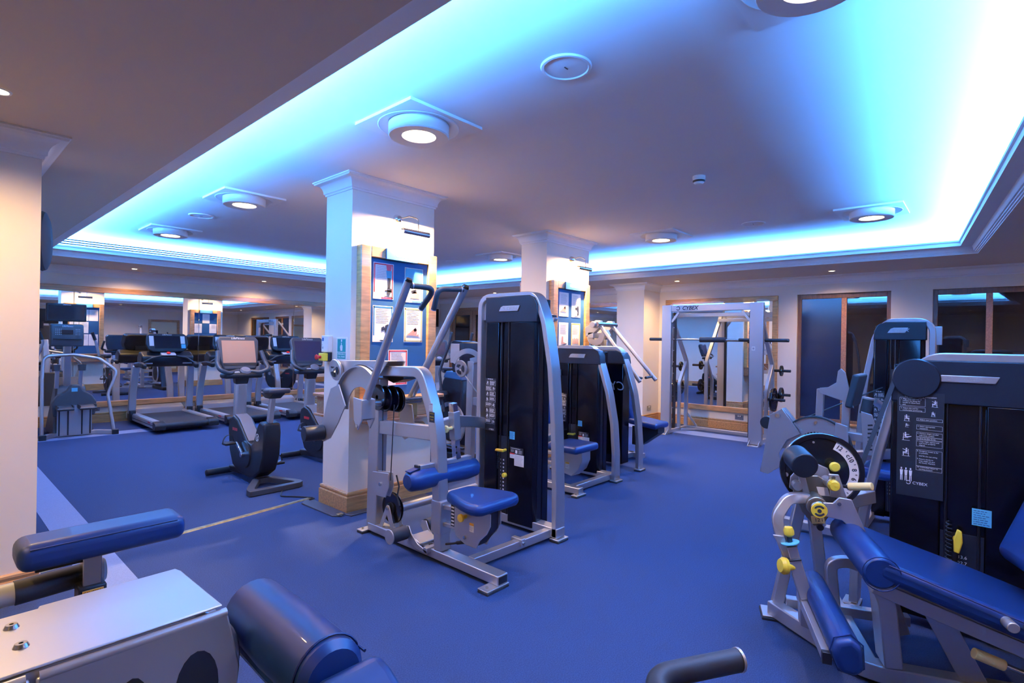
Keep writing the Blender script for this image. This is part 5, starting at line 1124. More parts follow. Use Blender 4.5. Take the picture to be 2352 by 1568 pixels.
cushion('back_pad', (X1 + 0.25, 0.22, 0.80), (0.40, 0.09, 0.55), t, bev=0.03, rx=0.2)
obj('tension_cable', MB().cyl((X1 + 0.02, 1.12, 0.905), (5.50, 0.66, 1.16), 0.006, n=6), 'rubber', t)
obj('handle_tube', MB().cyl((X1 + 0.30, 0.66, 1.08), (5.40, 0.40, 0.80), 0.028, n=14), SIL, t)

# ---------------------------------------------------------------- near machine, bottom left
t = thing('abdominal_machine', 'silver plated machine with blue pads at the bottom left edge', 'weight machine', (0.35, 1.55, 0))
obj('top_plate', MB().slab([(0.498, 1.365, 0.850), (0.492, 1.645, 0.850), (0.485, 1.672, 0.850), (0.20, 1.668, 0.850), (0.196, 1.655, 0.850), (-0.45, 1.655, 0.850), (-0.45, 1.365, 0.850)], (0, 0, 1), 0.006), 'silver_plate', t, 0.004)
obj('side_plate', MB().slab([(0.505, 1.352, 0.838), (0.16, 1.352, 0.838), (0.16, 1.352, 0.55), (0.52, 1.352, 0.55), (0.535, 1.352, 0.70)], (0, 1, 0), 0.010), 'silver_plate', t, 0.004)
obj('side_plate', MB().slab([(0.15, 1.346, 0.842), (-0.45, 1.346, 0.842), (-0.45, 1.346, 0.5), (0.15, 1.346, 0.5)], (0, 1, 0), 0.012), 'silver_plate', t, 0.004)
obj('rolled_edge', MB().cyl((0.505, 1.362, 0.836), (0.165, 1.362, 0.836), 0.011, n=14), 'silver_plate', t)
obj('rolled_edge', MB().cyl((0.145, 1.358, 0.838), (-0.45, 1.358, 0.838), 0.012, n=14), 'silver_plate', t)
obj('end_disc', MB().cyl((0.40, 1.40, 0.70), (0.40, 1.60, 0.70), 0.155, n=40), 'silver', t, 0.004)
for cx_, cz_, w2, h2 in ((0.440, 0.685, 0.046, 0.088), (0.315, 0.680, 0.034, 0.088)):
    obj('slot_hole', MB().prism([(cx_ + w2 * math.cos(a), cz_ + h2 * math.sin(a)) for a in [2 * PI * i / 20 for i in range(20)]], 'y', 1.3505, 1.3525), 'black', t)
for bx_, by_ in ((0.145, 1.585), (0.150, 1.475)): obj('bolt', MB().lathe([(0.004, 0.008), (0.010, 0.008), (0.0125, 0.003), (0.014, 0.0)], (bx_, by_, 0.856), (0, 0, 1), 16), 'steel', t)
obj('inner_box', MB().box((-0.45, 1.37, 0.50), (0.44, 1.64, 0.848)), 'silver', t)
bo = obj('bolster', MB().lathe([(0.001, -0.235), (0.064, -0.232), (0.080, -0.215), (0.085, 0.0), (0.080, 0.215), (0.055, 0.232), (0.001, 0.235)], (0.635, 1.31, 0.740), (0.03, 1, 0), 26), 'vinyl', t)
obj('seam', MB().tube([(0.630 + 0.084 * math.cos(a), 1.11, 0.740 + 0.084 * math.sin(a)) for a in [2 * PI * i / 24 for i in range(25)]], 0.003, 5), 'vinyl_seam', bo)
obj('zip_edge', MB().tube([(0.708, 1.08, 0.770), (0.714, 1.28, 0.772), (0.716, 1.54, 0.768)], 0.004, 6), 'vinyl_seam', bo)
sp_ = obj('seat_pad', MB().prism([(1.06, 0.775), (1.00, 0.76), (0.55, 0.50), (0.58, 0.42), (1.05, 0.64), (1.50, 0.66), (1.50, 0.72), (1.10, 0.70)], 'x', 0.565, 0.735), 'vinyl', t, 0.03, 4)
ap = obj('arm_pad', MB().box((0.180, 1.862, 0.868), (0.572, 2.000, 0.942)), 'vinyl', t, 0.028, 5)
obj('seam', MB().tube([(0.205, 1.866, 0.930), (0.545, 1.866, 0.930)], 0.002, 5), 'vinyl_seam', ap)
obj('pad_base', MB().box((0.22, 1.91, 0.852), (0.36, 1.98, 0.874)), 'black', t, 0.003)
obj('pad_post', MB().box((0.318, 1.885, 0.70), (0.362, 1.93, 0.874)), 'steel', t, 0.003)
ps = obj('post_sleeve', MB().box((0.308, 1.875, 0.40), (0.372, 1.94, 0.790)), 'dark_plastic', t, 0.004)
s_ = obj('caution_label', quads([(0, 0, 0.048, 0.06)], (0.316, 1.8748, 0.722), (1, 0, 0), (0, 0, 1), 0.0008), 'paper_label', ps)
obj('header', quads([(0, 0.046, 0.048, 0.06)], (0.316, 1.8738, 0.722), (1, 0, 0), (0, 0, 1), 0.0006), 'orange_print', s_)
text('lettering', 'CAUTION', 0.010, (0.340, 1.8730, 0.775), (1, 0, 0), (0, 0, 1), 'ink', s_, ext=0.0003)
obj('print', quads(textlines(0.004, 0.044, [0.038, 0.031, 0.024, 0.017, 0.010], 0.003, 7), (0.316, 1.8738, 0.722), (1, 0, 0), (0, 0, 1), 0.0004), 'ink_grey', s_)
ft = obj('foam_tube', MB().cyl((0.185, 1.975, 0.790), (0.368, 1.975, 0.796), 0.033, n=22), 'foam', t)
obj('tube_core', MB().cyl((-0.4, 1.975, 0.790), (0.185, 1.975, 0.790), 0.030, n=18), 'light_plastic', ft)
obj('tube_cap', MB().lathe([(0.001, 0.020), (0.030, 0.018), (0.037, 0.010), (0.037, 0.0)], (0.368, 1.975, 0.796), (1, 0, 0), 22), 'light_plastic', ft)
obj('frame_post', MB().box((0.30, 1.44, 0.06), (0.40, 1.56, 0.62)), SIL, t, 0.005)
obj('frame_post', MB().box((-0.35, 1.44, 0.06), (-0.25, 1.56, 0.62)), SIL, t, 0.005)
obj('base_beam', MB().box((-0.4, 1.46, 0.0), (0.70, 1.54, 0.07)), SIL, t, 0.005)
obj('base_beam', MB().box((0.30, 1.0, 0.0), (0.38, 1.98, 0.06)), SIL, t, 0.005)
obj('base_beam', MB().box((0.61, 0.55, 0.0), (0.69, 1.52, 0.06)), SIL, t, 0.005)
obj('seat_post', MB().box((0.61, 1.0, 0.06), (0.69, 1.10, 0.64)), SIL, t, 0.005)
obj('post_sleeve', MB().box((0.31, 1.88, 0.06), (0.37, 1.94, 0.40)), SIL, t, 0.004)

# ---------------------------------------------------------------- handle of the machine beside the camera
t = thing('seated_row', 'black padded machine handle at the bottom edge', 'weight machine', (0.98, 0.40, 0))
h_ = obj('handgrip', MB().tube(fillet([(0.95, 0.38, 0.745), (1.035, 0.525, 0.795), (1.225, 0.405, 0.800)], 0.055, 8), 0.024, 18), 'foam', t)
obj('grip_end', MB().cyl((1.223, 0.4063, 0.800), (1.228, 0.403, 0.800), 0.0255, n=18), 'silver_plate', h_)
obj('arm', MB().tube(fillet([(0.95, 0.38, 0.745), (0.90, 0.29, 0.70), (0.90, 0.25, 0.05)], 0.06, 6), 0.022, 14), SIL, t)
obj('base_beam', MB().box((0.60, 0.20, 0.0), (1.3, 0.30, 0.06)), SIL, t, 0.005)

# ---------------------------------------------------------------- smith machine in front of the tall mirror
t = thing('smith_machine', 'silver smith machine with a barbell in front of the tall mirror', 'weight rack', (8.75, 3.25, 0))
for ya, yb, nm in ((3.915, 4.075, 'left'), (2.475, 2.665, 'right')):
    obj('front_post', MB().box((8.32, ya, 0.02), (8.40, yb, 2.14)), SIL, t, 0.006)
    inner = ya if nm == 'left' else yb
    cs = obj('catch_strip', MB().box((8.41, inner - 0.035 if nm == 'left' else inner, 0.10), (8.47, inner if nm == 'left' else inner + 0.035, 2.02)), 'black', t)
    for i in range(10): obj('catch_peg', MB().cyl((8.41, inner + (-0.018 if nm == 'left' else 0.018), 0.25 + i * 0.19), (8.40, inner + (-0.018 if nm == 'left' else 0.018), 0.25 + i * 0.19), 0.010, n=8), 'bolt', cs)
    obj('foot_plate', MB().box((8.22, ya + 0.02, 0.0), (8.40, yb - 0.02, 0.012)), 'silver_plate', t, 0.002)
    obj('foot_gusset', MB().prism([(8.23, 0.012), (8.32, 0.012), (8.32, 0.08)], 'y', ya + 0.02, ya + 0.026).prism([(8.23, 0.012), (8.32, 0.012), (8.32, 0.08)], 'y', yb - 0.026, yb - 0.02), 'silver_plate', t)
    yc = (ya + yb) / 2
    obj('rear_upright', MB().rect(fillet([(8.44, yc, 2.06), (9.15, yc, 1.18), (9.15, yc, 0.05)], 0.15, 5), 0.05, 0.06, (0, 1, 0)), SIL, t, 0.004)
    obj('rear_upright', MB().rect(fillet([(9.14, yc + 0.001, 1.20), (8.86, yc + 0.001, 0.82), (8.86, yc + 0.001, 0.05)], 0.12, 5), 0.05, 0.05, (0, 1, 0)), SIL, t, 0.004)
    obj('base_rail', MB().box((8.40, yc - 0.03, 0.0), (9.20, yc + 0.03, 0.055)), SIL, t, 0.004)
    obj('corner_brace', MB().bar((8.43, yc + (0.10 if nm == 'left' else -0.10) * -1, 2.02), (8.43, yc + (0.25 if nm == 'left' else -0.25) * -1, 2.08), 0.03, 0.04) if False else MB().bar((8.36, inner, 1.86), (8.36, inner + (-0.12 if nm == 'left' else 0.12), 2.02), 0.03, 0.035), SIL, t)
    so = 1 if nm == 'left' else -1
    for px_, pz_ in ((9.15, 1.10), (9.15, 0.72), (8.86, 0.66)):
        obj('plate_peg', MB().cyl((px_, yc, pz_), (px_, yc + so * 0.27, pz_), 0.022, n=14), 'black', t, 0.004)
hb = obj('header_beam', MB().box((8.33, 2.665, 2.03), (8.39, 3.915, 2.135)), SIL, t, 0.005)
text('lettering', 'CYBEX', 0.085, (8.3285, 3.60, 2.083), (0, -1, 0), (0, 0, 1), 'ink', hb, ext=0.0006, shear=0.25, bold=0.002)
obj('logo_swirl', MB().arcplate((0, 3.80, 2.083), 'x', 0.022, 0.034, 0.5, 2 * PI - 0.5, 8.328, 8.3295, 16), 'ink', hb)
obj('rear_crossbar', MB().box((9.12, 2.57, 0.0), (9.18, 3.995, 0.055)), SIL, t, 0.004)
obj('rear_crossbar', MB().box((8.56, 2.57, 1.95), (8.62, 3.995, 2.01)), SIL, t, 0.004)
obj('floor_brace', MB().bar((8.86, 3.96, 0.03), (9.14, 3.62, 0.03), 0.02, 0.03), SIL, t)
obj('floor_brace', MB().bar((9.15, 3.97, 0.28), (9.15, 3.80, 0.06), 0.02, 0.03), SIL, t)
br = obj('barbell', MB().cyl((8.44, 4.34, 1.575), (8.44, 2.16, 1.575), 0.0145, n=14), 'steel', t)
obj('bar_sleeve', MB().cyl((8.44, 4.35, 1.575), (8.44, 4.07, 1.575), 0.026, n=16), 'black', br, 0.006)
obj('bar_sleeve', MB().cyl((8.44, 2.15, 1.575), (8.44, 2.48, 1.575), 0.026, n=16), 'black', br, 0.006)
obj('bar_pad', MB().cyl((8.44, 3.47, 1.575), (8.44, 3.06, 1.575), 0.042, n=20), 'foam', br, 0.006)
obj('grip_sleeve', MB().cyl((8.44, 2.86, 1.575), (8.44, 2.68, 1.575), 0.026, n=16), 'black', br, 0.003)
decal(t, 8.319, 2.63, 1.42, 0.05, 0.06, [(0.012, 0.016, 0.038, 0.044)], 'paper_label', 'ink_grey')
def plate_(x, y, z, r, th, lab):
    o = thing('weight_plate', lab, 'weight plate', (x, y, z), 'weight plates on the smith machine pegs')
    obj('disc', MB().lathe([(0.024, -th / 2), (r * 0.35, -th / 2), (r * 0.38, -th * 0.28), (r * 0.82, -th * 0.28), (r * 0.86, -th / 2), (r * 0.98, -th / 2), (r, -th * 0.3), (r, th * 0.3), (r * 0.98, th / 2), (r * 0.86, th / 2), (r * 0.82, th * 0.28), (r * 0.38, th * 0.28), (r * 0.35, th / 2), (0.024, th / 2)], (x, y, z), (0, 1, 0), 36, True), 'black_gloss', o)
    obj('hub_ring', MB().lathe([(0.0235, -th / 2 - 0.002), (0.036, -th / 2 - 0.002), (0.036, th / 2 + 0.002), (0.0235, th / 2 + 0.002)], (x, y, z), (0, 1, 0), 20, True), 'steel', o)
plate_(8.86, 2.465, 0.66, 0.185, 0.035, 'largest weight plate low on the right side of the smith machine')
plate_(9.15, 2.435, 0.72, 0.118, 0.030, 'middle sized weight plate on the right rear peg')
plate_(9.15, 2.435, 1.10, 0.085, 0.025, 'small weight plate on the upper right peg')
plate_(8.86, 4.09, 0.66, 0.185, 0.035, 'large weight plate on the left side of the smith machine')
plate_(9.15, 4.10, 0.72, 0.118, 0.030, 'middle sized weight plate on the left rear peg')
plate_(9.15, 4.10, 1.10, 0.085, 0.025, 'small weight plate on the upper left peg')
# ================================================================ cardio machines
def lf(t, o, size, R, U, par, m='white_print'): text('lettering', 'LifeFitness', size, o, R, U, m, par, ext=0.0004, shear=0.3)
def make_treadmill():
    t = thing('treadmill', '', 'treadmill', local=True, group='treadmills in a row before the mirror')
    for s in (-1, 1):
        r_ = obj('side_rail', MB().prism([(s * 0.335, 0.165), (s * 0.345, 0.185), (s * 0.425, 0.185), (s * 0.44, 0.165), (s * 0.44, 0.075), (s * 0.335, 0.075)] if s > 0 else [(s * 0.335, 0.165), (s * 0.335, 0.075), (s * 0.44, 0.075), (s * 0.44, 0.165), (s * 0.425, 0.185), (s * 0.345, 0.185)], 'y', 0.12, 1.72), 'silver_plate', t, 0.004)
        obj('rail_groove', MB().box((s * 0.438, 0.12, 0.115), (s * 0.443, 1.6, 0.125)), 'dark_plastic', r_)
        obj('lettering', quads([(i * 0.016, 0, i * 0.016 + 0.011, 0.026) for i in range(8)], (s * 0.4405, 0.42 if s < 0 else 0.30, 0.135), (0, -1, 0) if s < 0 else (0, 1, 0), (0, 0, 1), 0.0008), 'red', r_)
        obj('rear_cap', MB().prism([(0.0, 0.06), (0.0, 0.13), (0.03, 0.165), (0.14, 0.19), (0.14, 0.05)], 'x', s * 0.30, s * 0.45), 'dark_plastic', t, 0.01)
        u = obj('upright', MB().rect(fillet([(s * 0.43, 1.40, 0.18), (s * 0.43, 1.36, 0.55), (s * 0.405, 1.26, 0.99)], 0.6, 6), 0.055, 0.11, (1, 0, 0)), 'silver', t, 0.012)
        obj('upright_boot', MB().box((s * 0.385, 1.32, 0.06), (s * 0.475, 1.48, 0.24)), 'dark_plastic', t, 0.012)
        obj('handrail', MB().rect(fillet([(s * 0.405, 1.30, 1.00), (s * 0.40, 1.05, 1.02), (s * 0.38, 0.86, 0.99)], 0.12, 5), 0.07, 0.085), 'dark_plastic', t, 0.025, 3)
        obj('bottle_pocket', MB().box((s * 0.22, 1.06, 1.02), (s * 0.38, 1.20, 1.07)), 'light_plastic', t, 0.01)
        obj('front_grip', MB().tube(fillet([(s * 0.38, 1.02, 1.04), (s * 0.25, 0.98, 1.13), (s * 0.10, 0.99, 1.16)], 0.08, 5), 0.018, 10), 'black', t)
    obj('belt', MB().box((-0.335, 0.06, 0.145), (0.335, 1.55, 0.160)), 'belt', t, 0.004)
    obj('rear_roller', MB().cyl((-0.31, 0.06, 0.115), (0.31, 0.06, 0.115), 0.045, n=18), 'belt', t)
    obj('deck', MB().box((-0.335, 0.10, 0.05), (0.335, 1.6, 0.14)), 'dark_plastic', t)
    obj('motor_hood', MB().prism([(1.45, 0.15), (1.50, 0.25), (1.62, 0.29), (1.80, 0.26), (1.84, 0.06), (1.45, 0.06)], 'x', -0.38, 0.38), 'mid_plastic', t, 0.02)
    for s in (-1, 1): obj('rear_foot', MB().cyl((s * 0.25, 0.25, 0.0), (s * 0.25, 0.25, 0.06), 0.025, n=10), 'rubber', t)
    obj('cross_tray', MB().prism([(1.04, 1.06), (1.02, 1.15), (1.20, 1.24), (1.34, 1.14), (1.32, 1.00), (1.15, 0.97)], 'x', -0.385, 0.385), 'dark_plastic', t, 0.03, 3)
    obj('stop_panel', MB().prism([(1.00, 1.165), (1.02, 1.19), (1.11, 1.225), (1.11, 1.17)], 'x', -0.11, 0.11), 'light_plastic', t, 0.01)
    obj('stop_button', MB().cyl((0.0, 1.05, 1.19), (0.0, 1.035, 1.215), 0.03, n=14), 'red', t)
    # console leaning back
    ca, sa = math.cos(0.30), math.sin(0.30)
    def c(x, w_, d=0.0): return (x, 1.10 + w_ * sa - d * ca, 1.26 + w_ * ca + d * sa)
    sh = [(-0.29, 0.0), (-0.325, 0.10), (-0.30, 0.255), (-0.26, 0.285), (0.26, 0.285), (0.30, 0.255), (0.325, 0.10), (0.29, 0.0), (0.22, -0.04), (-0.22, -0.04)]
    n = len(sh)
    cs = obj('console', MB().add([c(x, w_, 0.03) for x, w_ in sh] + [c(x * 0.86, w_, -0.10) for x, w_ in sh], [tuple(range(n)), tuple(range(2 * n - 1, n - 1, -1))] + [(i, n + i, n + (i + 1) % n, (i + 1) % n) for i in range(n)]), 'dark_plastic', t, 0.02, 3)
    N = Vector((0, -ca, sa)); U = Vector((0, sa, ca))
    obj('screen', quads([(-0.19, 0.02, 0.19, 0.235)], c(0, 0, 0.0305), (1, 0, 0), U, 0.002), 'screen', cs)
    obj('side_label', quads([(-0.265, 0.06, -0.20, 0.235), (0.20, 0.10, 0.265, 0.235)], c(0, 0, 0.0305), (1, 0, 0), U, 0.002), 'paper', cs)
    obj('side_label', quads([(0.205, 0.02, 0.27, 0.09)], c(0, 0, 0.0305), (1, 0, 0), U, 0.002), 'cyan_label', cs)
    lf(t, c(0, 0.260, 0.0315), 0.034, (1, 0, 0), U, cs)
    obj('console_neck', MB().box((-0.12, 1.12, 1.14), (0.12, 1.24, 1.30)), 'dark_plastic', t, 0.01)
    return t
proto = make_treadmill()
for i, (x, y, lab) in enumerate([(2.86, 9.34, 'leftmost treadmill, its whole deck in view beside the stair climber'), (3.90, 9.38, 'second treadmill, console hidden behind the nearer bike'), (4.95, 9.38, 'third treadmill from the left, next to the pillar')]):
    o = proto if i == 0 else copy_tree(proto)
    o.location = (x, y, 0); o['label'] = lab

def make_bike(scr):
    t = thing('exercise_bike', '', 'exercise bike', local=True, group='upright exercise bikes')
    # local: y forward, bike centre at origin
    body = [(0.46, 0.62), (0.48, 0.50), (0.45, 0.28), (0.36, 0.13), (0.20, 0.075), (0.0, 0.06), (-0.16, 0.075), (-0.32, 0.16), (-0.40, 0.32), (-0.42, 0.55), (-0.40, 0.645), (-0.30, 0.665), (-0.24, 0.60), (-0.16, 0.44), (-0.10, 0.405), (0.0, 0.42), (0.14, 0.53), (0.25, 0.62), (0.36, 0.655)]
    b = obj('body_shell', MB().prism(body, 'x', -0.085, 0.085), 'dark_plastic', t, 0.02, 3)
    obj('body_top', MB().prism([(0.36, 0.657), (0.25, 0.622), (0.14, 0.532), (0.0, 0.422), (0.0, 0.43), (0.14, 0.545), (0.24, 0.635), (0.36, 0.668)], 'x', -0.06, 0.06), 'mid_plastic', b, 0.004)
    for s in (-1, 1):
        obj('crank_disc', MB().lathe([(0.001, 0.012), (0.13, 0.012), (0.14, 0.0)], (s * 0.085, 0.02, 0.29), (s, 0, 0), 28), 'dark_plastic', b)
        obj('emblem', MB().arcplate((0, -0.26, 0.50), 'x', 0.033, 0.038, 0, 2 * PI, s * 0.0855, s * 0.0870, 24).bar((s * 0.0865, -0.26, 0.465), (s * 0.0865, -0.245, 0.535), 0.0012, 0.007).bar((s * 0.0865, -0.258, 0.50), (s * 0.0865, -0.285, 0.47), 0.0012, 0.007).bar((s * 0.0865, -0.258, 0.50), (s * 0.0865, -0.29, 0.515), 0.0012, 0.007), 'white_print', b)
        obj('lettering', quads([(i * 0.022, 0.004 * (i % 2), i * 0.022 + 0.016, 0.032) for i in range(6)], (s * 0.0855, 0.36 if s < 0 else 0.24, 0.50), (0, -1, 0) if s < 0 else (0, 1, 0), (0, 0, 1), 0.0008), 'red', b)
        ang = 2.45 if s < 0 else 2.45 + PI
        px_, pz_ = 0.02 - 0.17 * math.cos(ang), 0.29 + 0.17 * math.sin(ang)
        k = obj('crank_arm', MB().bar((s * 0.115, 0.02, 0.29), (s * 0.125, px_, pz_), 0.022, 0.032, (0, 0, 1) if abs(math.cos(ang)) > 0.5 else (0, 1, 0)).cyl((s * 0.09, 0.02, 0.29), (s * 0.135, 0.02, 0.29), 0.026, n=14), 'chrome', t, 0.004)
        pd = obj('pedal', MB().box((s * 0.14, px_ - 0.05, pz_ - 0.014), (s * 0.25, px_ + 0.055, pz_ + 0.014)), 'black', t, 0.008)
        obj('pedal_strap', MB().sweep([(s * 0.195 + 0.055 * math.cos(a), px_ + 0.02, pz_ + 0.0 + 0.085 * math.sin(a)) for a in [PI * i / 10 for i in range(11)]], [(-0.002, -0.012), (0.002, -0.012), (0.002, 0.012), (-0.002, 0.012)], up=(0, 1, 0)), 'rubber', pd)
        # handlebars: horn rising forward, looping back to the hub
        obj('handlebar', MB().tube(fillet([(s * 0.03, 0.36, 1.135), (s * 0.16, 0.28, 1.115), (s * 0.255, 0.26, 1.15), (s * 0.25, 0.36, 1.22), (s * 0.225, 0.42, 1.345)], 0.07, 6), 0.023, 12), 'grey_plastic', t)
    obj('front_column', MB().rect([(0, 0.40, 0.60), (0, 0.385, 1.01)], 0.12, 0.085, (0, 1, 0)), 'silver', t, 0.025, 3)
    obj('column_collar', MB().bar((0, 0.386, 0.99), (0, 0.375, 1.10), 0.125, 0.09, (0, 1, 0), 0.155, 0.12), 'black', t, 0.015)
    obj('accessory_tray', MB().box((-0.20, 0.28, 1.055), (0.20, 0.44, 1.115)), 'dark_plastic', t, 0.025, 3)
    obj('bottle_cup', MB().box((-0.17, 0.29, 1.11), (-0.04, 0.38, 1.13)), 'light_plastic', t, 0.01)
    obj('hub_cover', MB().lathe([(0.001, 0.025), (0.045, 0.020), (0.058, 0.0)], (0.03, 0.335, 1.135), (0, -0.6, 1), 20), 'mid_plastic', t)
    ca, sa = math.cos(0.26), math.sin(0.26)
    def c(x, w_, d=0.0): return (x, 0.41 + w_ * sa - d * ca, 1.14 + w_ * ca + d * sa)
    sh = [(-0.17, 0.0), (-0.205, 0.12), (-0.225, 0.33), (-0.19, 0.375), (0.19, 0.375), (0.225, 0.33), (0.205, 0.12), (0.17, 0.0)]
    n = len(sh)
    cs = obj('console', MB().add([c(x, w_, 0.02) for x, w_ in sh] + [c(x * 0.9, w_, -0.06) for x, w_ in sh], [tuple(range(n)), tuple(range(2 * n - 1, n - 1, -1))] + [(i, n + i, n + (i + 1) % n, (i + 1) % n) for i in range(n)]), 'grey_plastic', t, 0.018, 3)
    U = Vector((0, sa, ca))
    obj('screen', quads([(-0.172, 0.075, 0.172, 0.325)], c(0, 0, 0.0205), (1, 0, 0), U, 0.002), scr, cs)
    obj('bezel_lip', quads([(-0.172, 0.045, 0.172, 0.073)], c(0, 0, 0.0205), (1, 0, 0), U, 0.004), 'dark_plastic', cs)
    lf(t, c(0, 0.350, 0.0215), 0.034, (1, 0, 0), U, cs)
    obj('seat_post', MB().bar((0, -0.34, 0.62), (0, -0.40, 0.92), 0.05, 0.062, (0, 1, 0)), 'silver', t, 0.012, 3)
    m = MB(); sd = [(0.16, 0.045, 0.0), (0.10, 0.055, 0.012), (0.0, 0.10, 0.012), (-0.08, 0.125, 0.015), (-0.14, 0.11, 0.02)]
    v = []
    for y, hw, dz in sd: v += [(-hw, y - 0.42, 0.935 + dz), (hw, y - 0.42, 0.935 + dz), (hw, y - 0.42, 0.985 + dz), (-hw, y - 0.42, 0.985 + dz)]
    f = [(0, 1, 2, 3), (16, 19, 18, 17)]
    for i in range(4):
        for q in range(4): f.append((i * 4 + q, i * 4 + (q + 1) % 4, i * 4 + 4 + (q + 1) % 4, i * 4 + 4 + q))
    obj('saddle', m.add(v, f), 'grey_plastic', t, 0.02, 4)
    obj('saddle_base', MB().prism([(-0.26, 0.935), (-0.36, 0.90), (-0.46, 0.90), (-0.55, 0.95), (-0.54, 0.965), (-0.28, 0.95)], 'x', -0.06, 0.06), 'dark_plastic', t, 0.01)
    obj('front_foot', MB().cyl((-0.29, 0.52, 0.045), (0.29, 0.52, 0.045), 0.036, n=16), 'dark_plastic', t, 0.012)
    obj('front_strut', MB().bar((0, 0.10, 0.09), (0, 0.52, 0.06), 0.12, 0.07), 'dark_plastic', t, 0.012)
    loop = [(-0.27, -0.53, 0.03), (0.27, -0.53, 0.03), (0.06, -0.20, 0.05), (-0.06, -0.20, 0.05)]
    obj('rear_foot', MB().rect(fillet(loop + [loop[0], loop[1]], 0.06, 4)[:-1], 0.07, 0.05), 'grey_plastic', t, 0.012)
    return t
b1 = make_bike('screen_tan'); b1.location = (2.36, 5.68, 0); b1['label'] = 'exercise bike with a tan screen in front of the treadmills'
b2 = make_bike('screen_purple'); b2.location = (3.30, 5.95, 0); b2['label'] = 'exercise bike with a dark screen half hidden by the nearer pillar'
b3 = copy_tree(b2); b3.location = (6.75, 7.85, 0); b3.rotation_euler.z = -0.5; b3['label'] = 'far exercise bike seen between the nearer pillar and the central machine'

# ---------------------------------------------------------------- stair climber with a television
t = thing('stair_climber', 'stair climber with a television on top at the far left', 'stair climber', (1.6, 10.15, 0))
obj('housing', MB().add([(1.32, 10.02, 0.02), (1.80, 10.02, 0.02), (1.74, 10.30, 0.72), (1.38, 10.30, 0.72), (1.32, 10.75, 0.02), (1.80, 10.75, 0.02), (1.70, 10.60, 0.85), (1.42, 10.60, 0.85)], [(0, 1, 2, 3), (5, 4, 7, 6), (0, 3, 7, 4), (1, 5, 6, 2), (3, 2, 6, 7), (0, 4, 5, 1)]), 'grey_plastic', t, 0.03, 3)
obj('shoulder', MB().prism([(1.30, 0.50), (1.36, 0.60), (1.48, 0.68), (1.52, 0.76), (1.62, 0.76), (1.66, 0.68), (1.76, 0.60), (1.82, 0.50), (1.80, 0.30), (1.32, 0.30)], 'y', 9.98, 10.12), 'grey_plastic', t, 0.02, 3)
obj('warning_label', quads([(0, 0, 0.07, 0.055)], (1.52, 9.979, 0.66), (1, 0, 0), (0, 0, 1), 0.002), 'cyan_label', t)
obj('slot_back', MB().box((1.36, 9.97, 0.03), (1.76, 9.985, 0.46)), 'silver_plate', t)
for c_0 in (1.375, 1.475, 1.635, 1.732): obj('slot', MB().box((c_0, 9.962, 0.03), (c_0 + 0.017, 9.972, 0.44)), 'black', t)
for a, b in ((1.34, 1.53), (1.59, 1.79)):
    s_ = obj('step', MB().prism([(10.0, 0.42), (9.80, 0.40), (9.78, 0.425), (9.80, 0.44), (9.98, 0.47)], 'x', a, b), 'grey_plastic', t, 0.008)
    for c_0 in (a, b - 0.015): obj('step_lip', MB().box((c_0, 9.80, 0.44), (c_0 + 0.015, 9.97, 0.475)), 'grey_plastic', s_, 0.004)
obj('mast', MB().bar((1.52, 10.35, 0.7), (1.50, 10.22, 1.40), 0.09, 0.07, (0, 1, 0)), 'silver', t, 0.015)
for x_ in (1.36, 1.66): obj('bottle_cup', MB().lathe([(0.001, -0.09), (0.045, -0.09), (0.052, 0.0), (0.044, 0.0), (0.04, -0.07), (0.001, -0.075)], (x_, 10.12, 1.05), (0, 0, 1), 18), 'grey_plastic', t)
for x_ in (1.38, 1.65): obj('cup_post', MB().bar((x_, 10.2, 0.70), (x_, 10.15, 0.97), 0.05, 0.035, (0, 1, 0)), 'silver', t, 0.006)
cn = obj('console', MB().prism([(10.02, 1.32), (10.00, 1.45), (10.03, 1.64), (10.12, 1.65), (10.15, 1.32)], 'x', 1.28, 1.66), 'grey_plastic', t, 0.02, 3)
obj('display', MB().box((1.39, 9.998, 1.50), (1.53, 10.012, 1.56)), 'screen', cn)
obj('keys', quads([(x_, z_, x_ + 0.012, z_ + 0.010) for x_ in (-0.13, -0.11, -0.09, -0.07, 0.10, 0.12, 0.14) for z_ in (0.0, 0.025, 0.05, 0.075)], (1.46, 10.0, 1.49), (1, 0, 0), (0, 0, 1), 0.004), 'light_plastic', cn)['kind'] = 'stuff'
lf(t, (1.47, 10.012, 1.615), 0.030, (1, 0, 0), (0, 0, 1), cn)
obj('console_shelf', MB().box((1.31, 9.97, 1.425), (1.63, 10.03, 1.435)), 'dark_plastic', cn, 0.003)
tv = obj('television', MB().box((1.235, 10.06, 1.685), (1.695, 10.12, 1.945)), 'dark_plastic', t, 0.012)
obj('screen', MB().box((1.26, 10.055, 1.715), (1.67, 10.062, 1.915)), 'screen', tv)
lf(t, (1.465, 10.058, 1.93), 0.022, (1, 0, 0), (0, 0, 1), tv)
obj('television_arm', MB().cyl((1.46, 10.14, 1.60), (1.46, 10.14, 1.72), 0.03, n=12), 'black', t)
P = fillet([(1.19, 9.92, 0.03), (1.19, 9.98, 0.85), (1.21, 10.02, 1.18), (1.55, 10.05, 1.20), (1.85, 10.02, 1.14), (2.06, 9.95, 0.95), (1.94, 9.92, 0.60), (2.01, 9.86, 0.05)], [0.3, 0.10, 0.12, 0.15, 0.12, 0.15], 6)
obj('handrail', MB().tube(P, 0.022, 12), 'silver_plate', t)
